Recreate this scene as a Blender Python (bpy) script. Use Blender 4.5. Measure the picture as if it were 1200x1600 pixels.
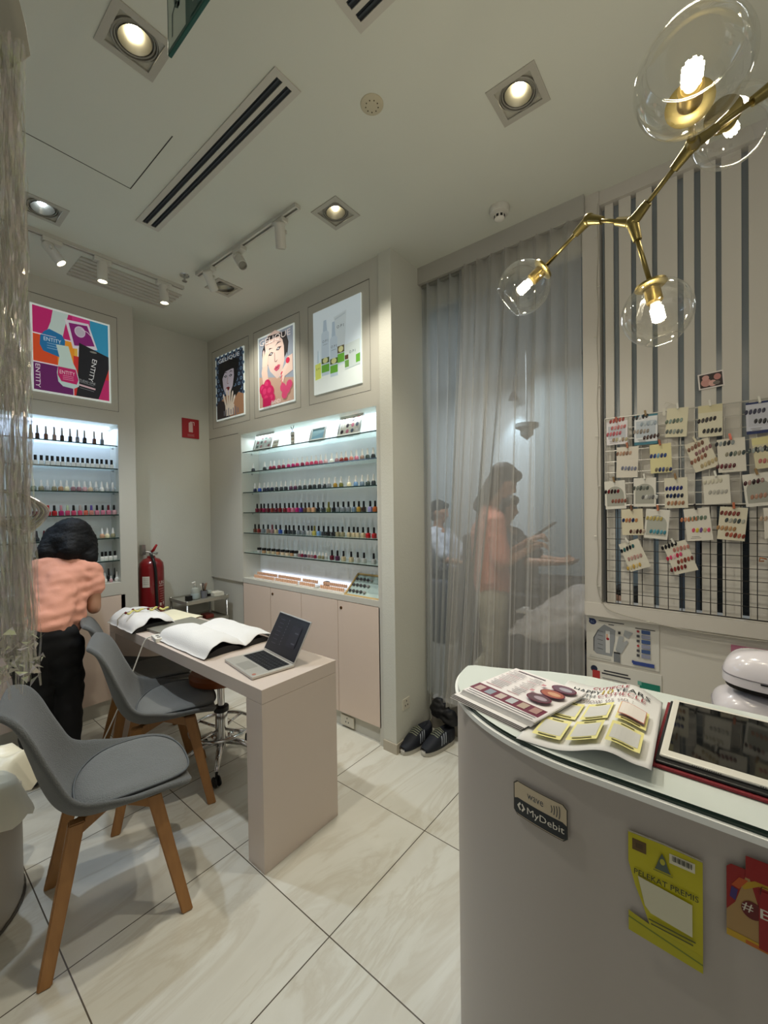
import bpy, bmesh, math, random
from math import sin, cos, pi, radians
from mathutils import Vector, Matrix, noise
random.seed(7)
S = bpy.context.scene
for o in list(bpy.data.objects): bpy.data.objects.remove(o)
C = S.collection

# ------------------------------------------------ camera
YAW, PIT, ROL, FPX, EYE = radians(38.936), radians(-0.678), radians(0.751), 648.3, 1.48
def cam_matrix():
    cy, sy = cos(YAW), sin(YAW); cp, sp = cos(PIT), sin(PIT); cr, sr = cos(ROL), sin(ROL)
    M = Matrix(((sy, -cy, 0), (0, 0, -1), (cy, sy, 0)))
    P = Matrix(((1, 0, 0), (0, cp, sp), (0, -sp, cp)))
    Q = Matrix(((cr, sr, 0), (-sr, cr, 0), (0, 0, 1)))
    return Q @ P @ M                      # rows: right, down, forward
CM = cam_matrix()
cd = bpy.data.cameras.new('camera'); cam = bpy.data.objects.new('camera', cd); C.objects.link(cam)
rt, dn, fw = CM[0], CM[1], CM[2]
cam.matrix_world = Matrix(((rt[0], -dn[0], -fw[0], 0), (rt[1], -dn[1], -fw[1], 0), (rt[2], -dn[2], -fw[2], EYE), (0, 0, 0, 1)))
cd.sensor_fit = 'HORIZONTAL'; cd.sensor_width = 36; cd.lens = FPX * 36 / 1200; cd.clip_start = 0.02
S.camera = cam

# where a line of sight through the photograph meets a real plane of the room
def ray(x, y): return CM.transposed() @ Vector(((x - 600) / FPX, (y - 800) / FPX, 1))
def onz(x, y, z): d = ray(x, y); return d * ((z - EYE) / d.z) + Vector((0, 0, EYE))
def onx(x, y, X): d = ray(x, y); return d * (X / d.x) + Vector((0, 0, EYE))
def ony(x, y, Y): d = ray(x, y); return d * (Y / d.y) + Vector((0, 0, EYE))
def cp3(x, y, dep): return ray(x, y) * dep + Vector((0, 0, EYE))

# ------------------------------------------------ world and exposure
W = bpy.data.worlds.new('world'); S.world = W; W.use_nodes = True
W.node_tree.nodes['Background'].inputs[0].default_value = (1.0, 0.97, 0.92, 1)
W.node_tree.nodes['Background'].inputs[1].default_value = 0.19
S.view_settings.view_transform = 'Standard'; S.view_settings.look = 'None'
S.view_settings.exposure = 0.14; S.view_settings.gamma = 1.0
S.view_settings.use_curve_mapping = False
S.cycles.max_bounces = 8; S.cycles.transparent_max_bounces = 24; S.cycles.caustics_reflective = False
S.cycles.caustics_refractive = False; S.cycles.sample_clamp_indirect = 3.0

def lamp(name, kind, loc, power, color=(1, .9, .75), rot=None, to=None, **k):
    l = bpy.data.lights.new(name, kind); l.energy = power; l.color = color
    for a, b in k.items(): setattr(l, a, b)
    o = bpy.data.objects.new(name, l); C.objects.link(o); o.location = loc
    if to is not None: o.rotation_euler = (Vector(to) - Vector(loc)).to_track_quat('-Z', 'Y').to_euler()
    elif rot: o.rotation_euler = rot
    return o
WARM = (1, .935, .80); COOL = (.8, .92, 1)
# the mall's own ceiling lighting outside the open shop front, behind the photographer
lamp('mall_light', 'AREA', (-1.6, -1.2, 2.9), 9, (1, .95, .88), to=(1.2, 1.6, .6), shape='RECTANGLE', size=2.4, size_y=1.6)
# daylight white lamps in the treatment room and in the corridor behind the glass
lamp('treatment_room_light', 'AREA', (3.2, 1.7, 2.72), 27, (.88, .95, 1), rot=(0, 0, 0), size=.8)
lamp('corridor_light', 'AREA', (3.6, -1.0, 2.8), 22, (.75, .87, 1), rot=(0, 0, 0), size=1.2)

# ------------------------------------------------ materials
def lin(c):
    if isinstance(c, str): c = tuple(int(c[i:i + 2], 16) / 255 for i in (0, 2, 4))
    return tuple((x / 12.92 if x <= .04045 else ((x + .055) / 1.055) ** 2.4) for x in c[:3]) + (1,)
_mc = {}
def mat(col, rough=.6, metal=0, emis=0, coat=0, trans=0, alpha=1, spec=.5, bump=0, bscale=60, mottle=0, mscale=6, sheen=0, ior=1.45, key=None):
    k = (col, rough, metal, emis, coat, trans, alpha, spec, bump, bscale, mottle, mscale, sheen, ior, key)
    if k in _mc: return _mc[k]
    m = bpy.data.materials.new('m%03d' % len(_mc)); m.use_nodes = True; n = m.node_tree; b = n.nodes['Principled BSDF']
    b.inputs['Base Color'].default_value = lin(col); b.inputs['Roughness'].default_value = rough
    b.inputs['Metallic'].default_value = metal; b.inputs['Specular IOR Level'].default_value = spec
    b.inputs['Coat Weight'].default_value = coat; b.inputs['Transmission Weight'].default_value = trans
    b.inputs['Alpha'].default_value = alpha; b.inputs['IOR'].default_value = ior; b.inputs['Sheen Weight'].default_value = sheen
    if emis: b.inputs['Emission Color'].default_value = lin(col); b.inputs['Emission Strength'].default_value = emis
    if bump or mottle:
        tc = n.nodes.new('ShaderNodeTexCoord')
    if bump:
        t = n.nodes.new('ShaderNodeTexNoise'); t.inputs['Scale'].default_value = bscale; t.inputs['Detail'].default_value = 4
        u = n.nodes.new('ShaderNodeBump'); u.inputs['Strength'].default_value = bump; u.inputs['Distance'].default_value = .01
        n.links.new(tc.outputs['Object'], t.inputs['Vector']); n.links.new(t.outputs[0], u.inputs['Height']); n.links.new(u.outputs[0], b.inputs['Normal'])
    if mottle:
        t = n.nodes.new('ShaderNodeTexNoise'); t.inputs['Scale'].default_value = mscale; t.inputs['Detail'].default_value = 6
        x = n.nodes.new('ShaderNodeMix'); x.data_type = 'RGBA'; c = lin(col)
        x.inputs['A'].default_value = tuple(v * (1 - mottle) for v in c[:3]) + (1,); x.inputs['B'].default_value = tuple(min(1, v * (1 + mottle)) for v in c[:3]) + (1,)
        n.links.new(tc.outputs['Object'], t.inputs['Vector']); n.links.new(t.outputs[0], x.inputs['Factor']); n.links.new(x.outputs['Result'], b.inputs['Base Color'])
    _mc[k] = m; return m

def wood(c1, c2, scale=14, axis=2, rough=.45):
    k = ('wood', c1, c2, scale, axis)
    if k in _mc: return _mc[k]
    m = bpy.data.materials.new('wood'); m.use_nodes = True; n = m.node_tree; b = n.nodes['Principled BSDF']
    tc = n.nodes.new('ShaderNodeTexCoord'); mp = n.nodes.new('ShaderNodeMapping'); sc = [scale * 4] * 3; sc[axis] = scale * .35
    mp.inputs['Scale'].default_value = sc; t = n.nodes.new('ShaderNodeTexNoise'); t.inputs['Detail'].default_value = 5; t.inputs['Scale'].default_value = 1
    x = n.nodes.new('ShaderNodeMix'); x.data_type = 'RGBA'; x.inputs['A'].default_value = lin(c1); x.inputs['B'].default_value = lin(c2)
    n.links.new(tc.outputs['Object'], mp.inputs[0]); n.links.new(mp.outputs[0], t.inputs['Vector']); n.links.new(t.outputs[0], x.inputs['Factor'])
    n.links.new(x.outputs['Result'], b.inputs['Base Color']); b.inputs['Roughness'].default_value = rough
    _mc[k] = m; return m

def sheer(col, alpha_lo, alpha_hi, name='sheer'):
    m = bpy.data.materials.new(name); m.use_nodes = True; n = m.node_tree; n.nodes.clear()
    out = n.nodes.new('ShaderNodeOutputMaterial'); mx = n.nodes.new('ShaderNodeMixShader'); tr = n.nodes.new('ShaderNodeBsdfTransparent')
    d = n.nodes.new('ShaderNodeBsdfDiffuse'); t = n.nodes.new('ShaderNodeBsdfTranslucent'); m2 = n.nodes.new('ShaderNodeMixShader'); m2.inputs[0].default_value = .35
    d.inputs[0].default_value = lin(col); t.inputs[0].default_value = lin(col)
    lw = n.nodes.new('ShaderNodeLayerWeight'); lw.inputs[0].default_value = .35; mr = n.nodes.new('ShaderNodeMapRange')
    mr.inputs['To Min'].default_value = alpha_lo; mr.inputs['To Max'].default_value = alpha_hi
    n.links.new(lw.outputs['Facing'], mr.inputs['Value']); n.links.new(mr.outputs[0], mx.inputs[0])
    n.links.new(d.outputs[0], m2.inputs[1]); n.links.new(t.outputs[0], m2.inputs[2]); n.links.new(tr.outputs[0], mx.inputs[1]); n.links.new(m2.outputs[0], mx.inputs[2])
    n.links.new(mx.outputs[0], out.inputs[0]); return m

def clear_glass(name, tint=(1, 1, 1, 1), lo=.03, hi=.75, blend=.25):
    m = bpy.data.materials.new(name); m.use_nodes = True; n = m.node_tree; n.nodes.clear()
    out = n.nodes.new('ShaderNodeOutputMaterial'); mx = n.nodes.new('ShaderNodeMixShader'); tr = n.nodes.new('ShaderNodeBsdfTransparent'); tr.inputs[0].default_value = tint
    g = n.nodes.new('ShaderNodeBsdfGlossy'); g.inputs['Roughness'].default_value = .02; g.inputs[0].default_value = (1, 1, 1, 1)
    lw = n.nodes.new('ShaderNodeLayerWeight'); lw.inputs[0].default_value = blend; mr = n.nodes.new('ShaderNodeMapRange')
    mr.inputs['To Min'].default_value = lo; mr.inputs['To Max'].default_value = hi
    n.links.new(lw.outputs['Facing'], mr.inputs['Value']); n.links.new(mr.outputs[0], mx.inputs[0])
    n.links.new(tr.outputs[0], mx.inputs[1]); n.links.new(g.outputs[0], mx.inputs[2]); n.links.new(mx.outputs[0], out.inputs[0]); return m

def floor_mat():
    m = bpy.data.materials.new('marble_tiles'); m.use_nodes = True; n = m.node_tree; b = n.nodes['Principled BSDF']
    def mth(op, a, b_=None):
        q = n.nodes.new('ShaderNodeMath'); q.operation = op
        for i, v in enumerate((a, b_)):
            if v is None: continue
            if isinstance(v, (int, float)): q.inputs[i].default_value = v
            else: n.links.new(v, q.inputs[i])
        return q.outputs[0]
    g = n.nodes.new('ShaderNodeNewGeometry'); sp = n.nodes.new('ShaderNodeSeparateXYZ'); n.links.new(g.outputs['Position'], sp.inputs[0])
    tx = mth('DIVIDE', mth('SUBTRACT', sp.outputs[0], .97), .5945); ty = mth('DIVIDE', mth('SUBTRACT', sp.outputs[1], 1.0505), .591)
    ex = mth('ABSOLUTE', mth('SUBTRACT', mth('FRACT', mth('ADD', tx, 100.5)), .5)); ey = mth('ABSOLUTE', mth('SUBTRACT', mth('FRACT', mth('ADD', ty, 100.5)), .5))
    j = mth('LESS_THAN', mth('MINIMUM', ex, ey), .0035)
    cx = mth('FLOOR', mth('ADD', tx, 100)); cyy = mth('FLOOR', mth('ADD', ty, 100))
    cmb = n.nodes.new('ShaderNodeCombineXYZ'); n.links.new(mth('MULTIPLY', cx, 3.7), cmb.inputs[0]); n.links.new(mth('MULTIPLY', cyy, 5.3), cmb.inputs[1])
    va = n.nodes.new('ShaderNodeVectorMath'); va.operation = 'ADD'; n.links.new(g.outputs['Position'], va.inputs[0]); n.links.new(cmb.outputs[0], va.inputs[1])
    mp = n.nodes.new('ShaderNodeMapping'); mp.inputs['Rotation'].default_value = (0, 0, radians(-62)); mp.inputs['Scale'].default_value = (.9, 4.0, 1); n.links.new(va.outputs[0], mp.inputs[0])
    # veins
    t1 = n.nodes.new('ShaderNodeTexNoise'); t1.inputs['Scale'].default_value = 1.1; t1.inputs['Detail'].default_value = 7; t1.inputs['Roughness'].default_value = .6; t1.inputs['Distortion'].default_value = 1.0
    n.links.new(mp.outputs[0], t1.inputs['Vector'])
    cr = n.nodes.new('ShaderNodeValToRGB'); n.links.new(t1.outputs[0], cr.inputs[0]); e = cr.color_ramp.elements
    e[0].position = .28; e[0].color = lin('ccc9bc'); e[1].position = .66; e[1].color = lin('dad9cf')
    q = cr.color_ramp.elements.new(.46); q.color = lin('d3d1c5'); q = cr.color_ramp.elements.new(.50); q.color = lin('cac6b8'); q = cr.color_ramp.elements.new(.56); q.color = lin('d6d5ca')
    x = n.nodes.new('ShaderNodeMix'); x.data_type = 'RGBA'; n.links.new(j, x.inputs['Factor']); n.links.new(cr.outputs[0], x.inputs['A']); x.inputs['B'].default_value = lin('5a5348')
    n.links.new(x.outputs['Result'], b.inputs['Base Color']); b.inputs['Roughness'].default_value = .24; b.inputs['Specular IOR Level'].default_value = .45
    return m

M_WALL = mat('cacabf', .85, bump=.12, bscale=90, mottle=.02)
M_CAB = mat('c5c3b8', .5)
M_CEIL = mat('ced0c5', .9, mottle=.015)
M_WHITE = mat('dedbd2', .45)
M_PINK = mat('d9c6b6', .45)
M_DESK = mat('cdbfb4', .3, coat=.15)
M_CHROME = mat('d8d8d8', .12, 1)
M_STEEL = mat('b0b0ac', .3, 1)
M_BRASS = mat('8f8150', .36, 1)
M_BLACK = mat('0c0c0d', .45)
M_DARK = mat('1d1d20', .5)
M_SEAM = mat('3c3a36', .8)
M_WOOD = wood('a97a45', '8a5f33')
M_FELT = mat('595b5a', .95, bump=.5, bscale=260, mottle=.12, mscale=9, sheen=.2)
M_SKIN = mat('b98a6c', .5)
M_PLASTIC = mat('e4e2da', .35)
M_LED = mat('ddeaff', .5, emis=2.4)

# ------------------------------------------------ mesh helpers
def mk(name, bm, m, parent=None, smooth=False, loc=None, rot=None):
    me = bpy.data.meshes.new(name); bmesh.ops.recalc_face_normals(bm, faces=bm.faces); bm.to_mesh(me); bm.free()
    for q in (m if isinstance(m, (list, tuple)) else [m]): me.materials.append(q)
    if smooth:
        for p in me.polygons: p.use_smooth = True
        if smooth != True: me.set_sharp_from_angle(angle=radians(smooth))
    o = bpy.data.objects.new(name, me); C.objects.link(o)
    if parent: o.parent = parent
    if loc is not None: o.location = loc
    if rot is not None: o.rotation_euler = rot
    return o
def thing(name, label, cat, loc=(0, 0, 0), rz=0, group=None):
    o = bpy.data.objects.new(name, None); C.objects.link(o); o.location = loc; o.rotation_euler = (0, 0, rz); o.empty_display_size = .05
    return tag(o, label, cat, group)
def tag(o, label, cat, group=None):
    o['label'] = label; o['category'] = cat
    if group: o['group'] = group
    return o
def struct(o, kind='structure'): o['kind'] = kind; return o
def box(bm, x0, x1, y0, y1, z0, z1, bev=0, mt=None, mi=0):
    r = bmesh.ops.create_cube(bm, size=1); vs = r['verts']
    for v in vs: v.co = Vector(((x0 + x1) / 2 + v.co.x * (x1 - x0), (y0 + y1) / 2 + v.co.y * (y1 - y0), (z0 + z1) / 2 + v.co.z * (z1 - z0)))
    fs = {f for v in vs for f in v.link_faces}
    for f in fs: f.material_index = mi
    if bev:
        es = {e for v in vs for e in v.link_edges}
        r2 = bmesh.ops.bevel(bm, geom=list(es), offset=bev, segments=2, affect='EDGES', profile=.5); vs = list({v for f in r2['faces'] for v in f.verts} | {v for v in vs if v.is_valid})
        for f in r2['faces']: f.material_index = mi
    if mt is not None:
        for v in vs:
            if v.is_valid: v.co = mt @ v.co
    return vs
def bx(x0, x1, y0, y1, z0, z1, bev=0): bm = bmesh.new(); box(bm, x0, x1, y0, y1, z0, z1, bev); return bm
def frame_of(d):
    d = d.normalized(); a = Vector((0, 0, 1)) if abs(d.z) < .9 else Vector((1, 0, 0)); u = d.cross(a).normalized(); return u, d.cross(u)
def tube(bm, pts, r, seg=10, caps=True, closed=False, mi=0):
    pts = [Vector(p) for p in pts]; n = len(pts); rs = r if isinstance(r, (list, tuple)) else [r] * n; rings = []; u = None
    for i, p in enumerate(pts):
        if closed: d = pts[(i + 1) % n] - pts[i - 1]
        else: d = pts[min(i + 1, n - 1)] - pts[max(i - 1, 0)]
        d = d.normalized() if d.length > 1e-9 else Vector((0, 0, 1))
        if u is None: u, _ = frame_of(d)
        u = (u - d * u.dot(d)); u = u.normalized() if u.length > 1e-6 else frame_of(d)[0]; w = d.cross(u)
        rings.append([bm.verts.new(p + (u * cos(2 * pi * k / seg) + w * sin(2 * pi * k / seg)) * rs[i]) for k in range(seg)])
    for i in range(n if closed else n - 1):
        a, b = rings[i], rings[(i + 1) % n]
        for k in range(seg): f = bm.faces.new((a[k], a[(k + 1) % seg], b[(k + 1) % seg], b[k])); f.material_index = mi
    if caps and not closed: bm.faces.new(rings[0]).material_index = mi; bm.faces.new(rings[-1][::-1]).material_index = mi
    return rings
def tb(pts, r, seg=10, **k): bm = bmesh.new(); tube(bm, pts, r, seg, **k); return bm
def lathe(prof, seg=16, bm=None, sq=0, mi=0, off=(0, 0, 0), mt=None, cap=True):
    bm = bm or bmesh.new(); rings = []; off = Vector(off)
    for r, z in prof:
        ring = []
        for k in range(seg):
            a = 2 * pi * k / seg; c, s = cos(a), sin(a); f = 1
            if sq: f = 1 / (abs(c) ** sq + abs(s) ** sq) ** (1 / sq)
            p = Vector((r * f * c, r * f * s, z)) + off
            ring.append(bm.verts.new(mt @ p if mt is not None else p))
        rings.append(ring)
    for a, b in zip(rings, rings[1:]):
        for k in range(seg): bm.faces.new((a[k], a[(k + 1) % seg], b[(k + 1) % seg], b[k])).material_index = mi
    if cap and prof[0][0] > 1e-5: bm.faces.new(rings[0]).material_index = mi
    if cap and prof[-1][0] > 1e-5: bm.faces.new(rings[-1][::-1]).material_index = mi
    return bm
def prism(bm, poly, z0, z1, mt=None, mi=0):
    f = lambda p, z: (mt @ Vector((p[0], p[1], z))) if mt is not None else Vector((p[0], p[1], z))
    a = [bm.verts.new(f(p, z0)) for p in poly]; b = [bm.verts.new(f(p, z1)) for p in poly]; n = len(poly)
    bm.faces.new(a[::-1]).material_index = mi; bm.faces.new(b).material_index = mi
    for i in range(n): bm.faces.new((a[i], a[(i + 1) % n], b[(i + 1) % n], b[i])).material_index = mi
def grid(bm, fn, nu, nv, mi=0):
    vs = [[bm.verts.new(fn(i / nu, j / nv)) for j in range(nv + 1)] for i in range(nu + 1)]
    for i in range(nu):
        for j in range(nv): bm.faces.new((vs[i][j], vs[i + 1][j], vs[i + 1][j + 1], vs[i][j + 1])).material_index = mi
    return vs
def solid(o, th, sub=0, off=0):
    if th: q = o.modifiers.new('s', 'SOLIDIFY'); q.thickness = th; q.offset = off
    if sub: q = o.modifiers.new('u', 'SUBSURF'); q.levels = q.render_levels = sub
    return o
def applied(o):
    dg = bpy.context.evaluated_depsgraph_get(); me = bpy.data.meshes.new_from_object(o.evaluated_get(dg)); o.modifiers.clear(); o.data = me; return o
_tx = {}
def textmesh(s):
    if s in _tx: return _tx[s]
    cu = bpy.data.curves.new('t', 'FONT'); cu.body = s; cu.resolution_u = 2; ob = bpy.data.objects.new('t', cu); C.objects.link(ob)
    bpy.context.view_layer.update()
    me = bpy.data.meshes.new_from_object(ob.evaluated_get(bpy.context.evaluated_depsgraph_get()))
    vs = [v.co.copy() for v in me.vertices]; fs = [tuple(p.vertices) for p in me.polygons]
    bpy.data.objects.remove(ob); x0 = min(v.x for v in vs); x1 = max(v.x for v in vs); y0 = min(v.y for v in vs); y1 = max(v.y for v in vs)
    vs = [((v.x - x0), (v.y - y0)) for v in vs]; _tx[s] = (vs, fs, x1 - x0, y1 - y0); return _tx[s]
class Canvas:
    """flat printed artwork: every patch lies on the print's own plane, a hair above the last"""
    def __init__(s, o, u, v, eps=.00012, warp=None):
        s.o, s.u, s.v = Vector(o), Vector(u).normalized(), Vector(v).normalized(); s.n = s.u.cross(s.v); s.bm = bmesh.new(); s.cols = []; s.k = 0; s.eps = eps; s.warp = warp
    def P(s, a, b, k=None):
        k = s.k if k is None else k
        if s.warp: return s.warp(a, b, k * s.eps)
        return s.o + s.u * a + s.v * b + s.n * (s.eps * k)
    def ci(s, c):
        if c not in s.cols: s.cols.append(c)
        return s.cols.index(c)
    def poly(s, pts, c):
        f = s.bm.faces.new([s.bm.verts.new(s.P(*p)) for p in pts]); f.material_index = s.ci(c); s.k += 1
    def rect(s, x, y, w, h, c, rot=0):
        a, b = cos(rot), sin(rot); s.poly([(x + a * p - b * q, y + b * p + a * q) for p, q in ((-w / 2, -h / 2), (w / 2, -h / 2), (w / 2, h / 2), (-w / 2, h / 2))], c)
    def ell(s, x, y, rx, ry, c, rot=0, n=20, a0=0, a1=2 * pi):
        a, b = cos(rot), sin(rot); full = abs(a1 - a0 - 2 * pi) < 1e-3; m = n if full else n + 1; pts = []
        for i in range(m):
            t = a0 + (a1 - a0) * i / n; p, q = rx * cos(t), ry * sin(t); pts.append((x + a * p - b * q, y + b * p + a * q))
        s.poly(pts, c)
    def line(s, pts, w, c):
        for (x0, y0), (x1, y1) in zip(pts, pts[1:]):
            d = math.hypot(x1 - x0, y1 - y0); s.rect((x0 + x1) / 2, (y0 + y1) / 2, d + w * .5, w, c, math.atan2(y1 - y0, x1 - x0)); s.k -= 1
        s.k += 1
    def text(s, t, x, y, h, c, w=None, rot=0, shear=0):
        vs, fs, tw, th = textmesh(t); sy = h / th; sx = (w / tw) if w else sy; a, b = cos(rot), sin(rot); out = []
        for p, q in vs:
            p = (p - tw / 2) * sx + shear * q * sy; q = (q - th / 2) * sy; out.append(s.bm.verts.new(s.P(x + a * p - b * q, y + b * p + a * q)))
        i = s.ci(c)
        for f in fs:
            try: s.bm.faces.new([out[j] for j in f]).material_index = i
            except ValueError: pass
        s.k += 1
    def build(s, name, parent=None, rough=.5, emis=0, coat=0):
        me = bpy.data.meshes.new(name); s.bm.to_mesh(me); s.bm.free()
        for c in s.cols: me.materials.append(mat(c, rough, emis=emis, coat=coat))
        o = bpy.data.objects.new(name, me); C.objects.link(o); o.parent = parent; return o
class C2(Canvas):
    def rect(s, x, y, w, h, c, rot=0, n=6):
        for i in range(n): s.poly([(x - w / 2 + w * i / n, y - h / 2), (x - w / 2 + w * (i + 1) / n, y - h / 2), (x - w / 2 + w * (i + 1) / n, y + h / 2), (x - w / 2 + w * i / n, y + h / 2)], c); s.k -= 1
        s.k += 1
NUM = 'first second third fourth fifth sixth seventh eighth ninth tenth eleventh twelfth thirteenth fourteenth fifteenth sixteenth seventeenth eighteenth nineteenth twentieth'.split()
NUM += ['twenty-' + x for x in NUM[:9]] + ['thirtieth']
# ================================================= the room
CEIL = 3.01; XC = 1.965; YB = 3.64; YL = 3.44; XS = 2.27
fl = struct(mk('floor', bx(-3.5, 6, -3, 4.2, -.06, 0), floor_mat()))
# ceiling with holes for the five recessed downlights
DL = [(.57, 1.48), (.575, 2.66), (1.548, .58), (1.548, 1.548), (1.562, 2.66)]
HS = .079
def ceiling():
    bm = bmesh.new(); xs = sorted({-3.5, 2.36} | {round(x + s * HS, 4) for x, y in DL for s in (-1, 1)}); ys = sorted({-3, YB + .1} | {round(y + s * HS, 4) for x, y in DL for s in (-1, 1)})
    for a, b in zip(xs, xs[1:]):
        for c, d in zip(ys, ys[1:]):
            mx, my = (a + b) / 2, (c + d) / 2
            if any(abs(mx - x) < HS and abs(my - y) < HS for x, y in DL): continue
            box(bm, a, b, c, d, CEIL, CEIL + .02)
    bmesh.ops.remove_doubles(bm, verts=bm.verts, dist=1e-4)
    dup = {}
    for f in list(bm.faces):
        k = tuple(sorted(v.index for v in f.verts)); 
    bm.verts.index_update()
    for f in list(bm.faces):
        k = tuple(sorted(v.index for v in f.verts)); dup.setdefault(k, []).append(f)
    bmesh.ops.delete(bm, geom=[f for v in dup.values() if len(v) > 1 for f in v], context='FACES_ONLY')
    return bm
struct(mk('ceiling', ceiling(), M_CEIL))
struct(mk('wall_back', bx(-3.5, 2.4, YB, YB + .1, 0, CEIL), M_WALL))
t = bmesh.new(); box(t, .42, .806, 2.172, 2.176, CEIL - .0006, CEIL + .001); box(t, .802, .806, 1.737, 2.176, CEIL - .0006, CEIL + .001); box(t, -.3, .42, 2.172, 2.176, CEIL - .0006, CEIL + .001)
struct(mk('trim_1', t, M_SEAM))

# column at the end of the right display and the wall return
struct(mk('wall_pier', bx(XC - .012, 2.33, 1.505, 1.6, 0, CEIL), M_WALL))
struct(mk('baseboard_pier', bx(XC - .02, 2.335, 1.498, 1.6, 0, .06), mat('b5ad9c', .6)))

# ================================================= display cabinets
SH_Z = [1.957, 1.788, 1.619, 1.451, 1.281, 1.115]
M_SHG = mat('b8d8cf', .05, trans=.0, alpha=.28, spec=.8); M_SHE = mat('0c2723', .15)
def seams(c, x0, x1, z0, z1, w=.004): pass
def cabinet(name, label, L, D, H, rec, doors, posters, kick, mirror, shelves, loc, rz, extra=None):
    """local frame: x along the front, y into the wall (0 = front face), z up; the front is cut for the lit recess"""
    T = thing(name, label, 'cabinet', loc, rz)
    r0, r1, q0, q1 = rec; RD = .17
    b = bmesh.new()
    dz0, dz1 = .11, .862
    box(b, 0, r0, 0, D, dz1, H); box(b, r1, L, 0, D, .0, H)
    box(b, r0, r1, 0, D, q1, H); box(b, r0, r1, 0, D, dz1, q0)
    if r0 > 0.001: box(b, 0, r0, .02, D, 0.0, dz1)
    box(b, r0, r1, .02, D, dz0 - .02, dz1); box(b, r0, r1, .03, D, 0, dz0 - .02)
    mk('carcass', b, M_CAB, T)
    b = bx(r0, r1, RD, RD + .004, q0, q1); mk('back_panel', b, mat('dfe3e2', .35), T)
    for (a, c, hx) in doors:
        d = mk('door', bx(a + .002, c - .002, 0.0, .019, dz0, dz1 - .004), M_PINK if hx != 'w' else M_CAB, T)
        if isinstance(hx, float): mk('lock', lathe([(.0, .004), (.009, .003), (.011, 0), (.011, -.004)], 14), mat('6a4a2a', .3, 1), d, loc=(hx, -.001, .812), rot=(pi / 2, 0, 0))
    for z in shelves:
        s = mk('glass_shelf', bx(r0 + .002, r1 - .002, .012, RD - .002, z - .006, z), M_SHG, T)
        mk('shelf_edge', bx(r0 + .002, r1 - .002, .009, .012, z - .007, z + .0005), M_SHE, s)
        for xx in (r0 + .012, r1 - .012): 
            e = mk('shelf_support', tb([(xx - .012 if xx < (r0 + r1) / 2 else xx + .012, .1, z - .012), (xx, .1, z - .012)], .006, 8), M_STEEL, s)
    mk('light_strip', bx(r0 + .01, r1 - .01, .14, .165, q1 - .016, q1 - .002), M_LED, T)
    for (a, c) in posters:
        g = bmesh.new(); w = .0022
        for (x0, x1, z0, z1) in ((a, c, 2.892, 2.892 + w * 1.7), (a, c, 2.206, 2.206 + w), (a, a + w, 2.206, 2.892), (c - w, c, 2.206, 2.892)): box(g, x0, x1, -.0006, .002, z0, z1)
        mk('panel_seam', g, M_SEAM, T)
    if extra: extra(T)
    return T
# right display: its local x runs towards -Y of the room, from the back wall to the pier
def L2R(y): return YB - y
def right_extra(T):
    g = bmesh.new(); box(g, .003, L2R(3.16), -.0006, .002, 2.118, 2.122); mk('panel_seam', g, M_SEAM, T); g = bmesh.new(); box(g, L2R(3.123) - .001, L2R(3.123) + .001, -.0006, .002, 0.0, .89)
    mk('panel_seam', g, M_SEAM, T)
dR = [(L2R(3.123), L2R(2.747), None), (L2R(2.747), L2R(2.376), L2R(2.718)), (L2R(2.376), L2R(1.999), None), (L2R(1.999), L2R(1.63), L2R(1.967))]
cabinet('display_cabinet', 'pale built-in wall display with pink cupboard doors under six lit glass shelves', YB - 1.6, .34, CEIL, (L2R(3.12), L2R(1.64), .90, 2.104), dR,
        [(L2R(3.564), L2R(2.985)), (L2R(2.918), L2R(2.345)), (L2R(2.255), L2R(1.68))], .11, 1, SH_Z, (XC, YB, 0), -pi / 2, right_extra)
# left display: local x runs along +X, front faces the camera
LX0 = -1.0
def L2L(x): return x - LX0
cabinet('display_cabinet', 'pale built-in wall display behind the bending woman, its recess lit bluish white', 1.27 - LX0, .2, CEIL, (L2L(-.4), L2L(1.155), .952, 2.11),
        [(L2L(-.4), L2L(.2), None), (L2L(.2), L2L(.7), L2L(.66)), (L2L(.7), L2L(1.183), None)], [(L2L(.45), L2L(1.163))], .1, 1, SH_Z, (LX0, YL, 0), 0)
# lit strip lamps inside the two recesses
lamp('display_strip_lamp', 'AREA', (XC + .095, 2.38, 2.085), 3.6, COOL, rot=(0, 0, 0), shape='RECTANGLE', size=.05, size_y=1.4)
lamp('display_strip_lamp', 'AREA', (.4, YL + .1, 2.088), 7.5, (.55, .7, 1), rot=(0, 0, 0), shape='RECTANGLE', size=1.5, size_y=.05)
lamp('display_sill_lamp', 'AREA', (XC + .145, 2.45, .93), .35, (.75, .8, 1), rot=(0, radians(60), pi), shape='RECTANGLE', size=.03, size_y=1.3)

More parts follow.
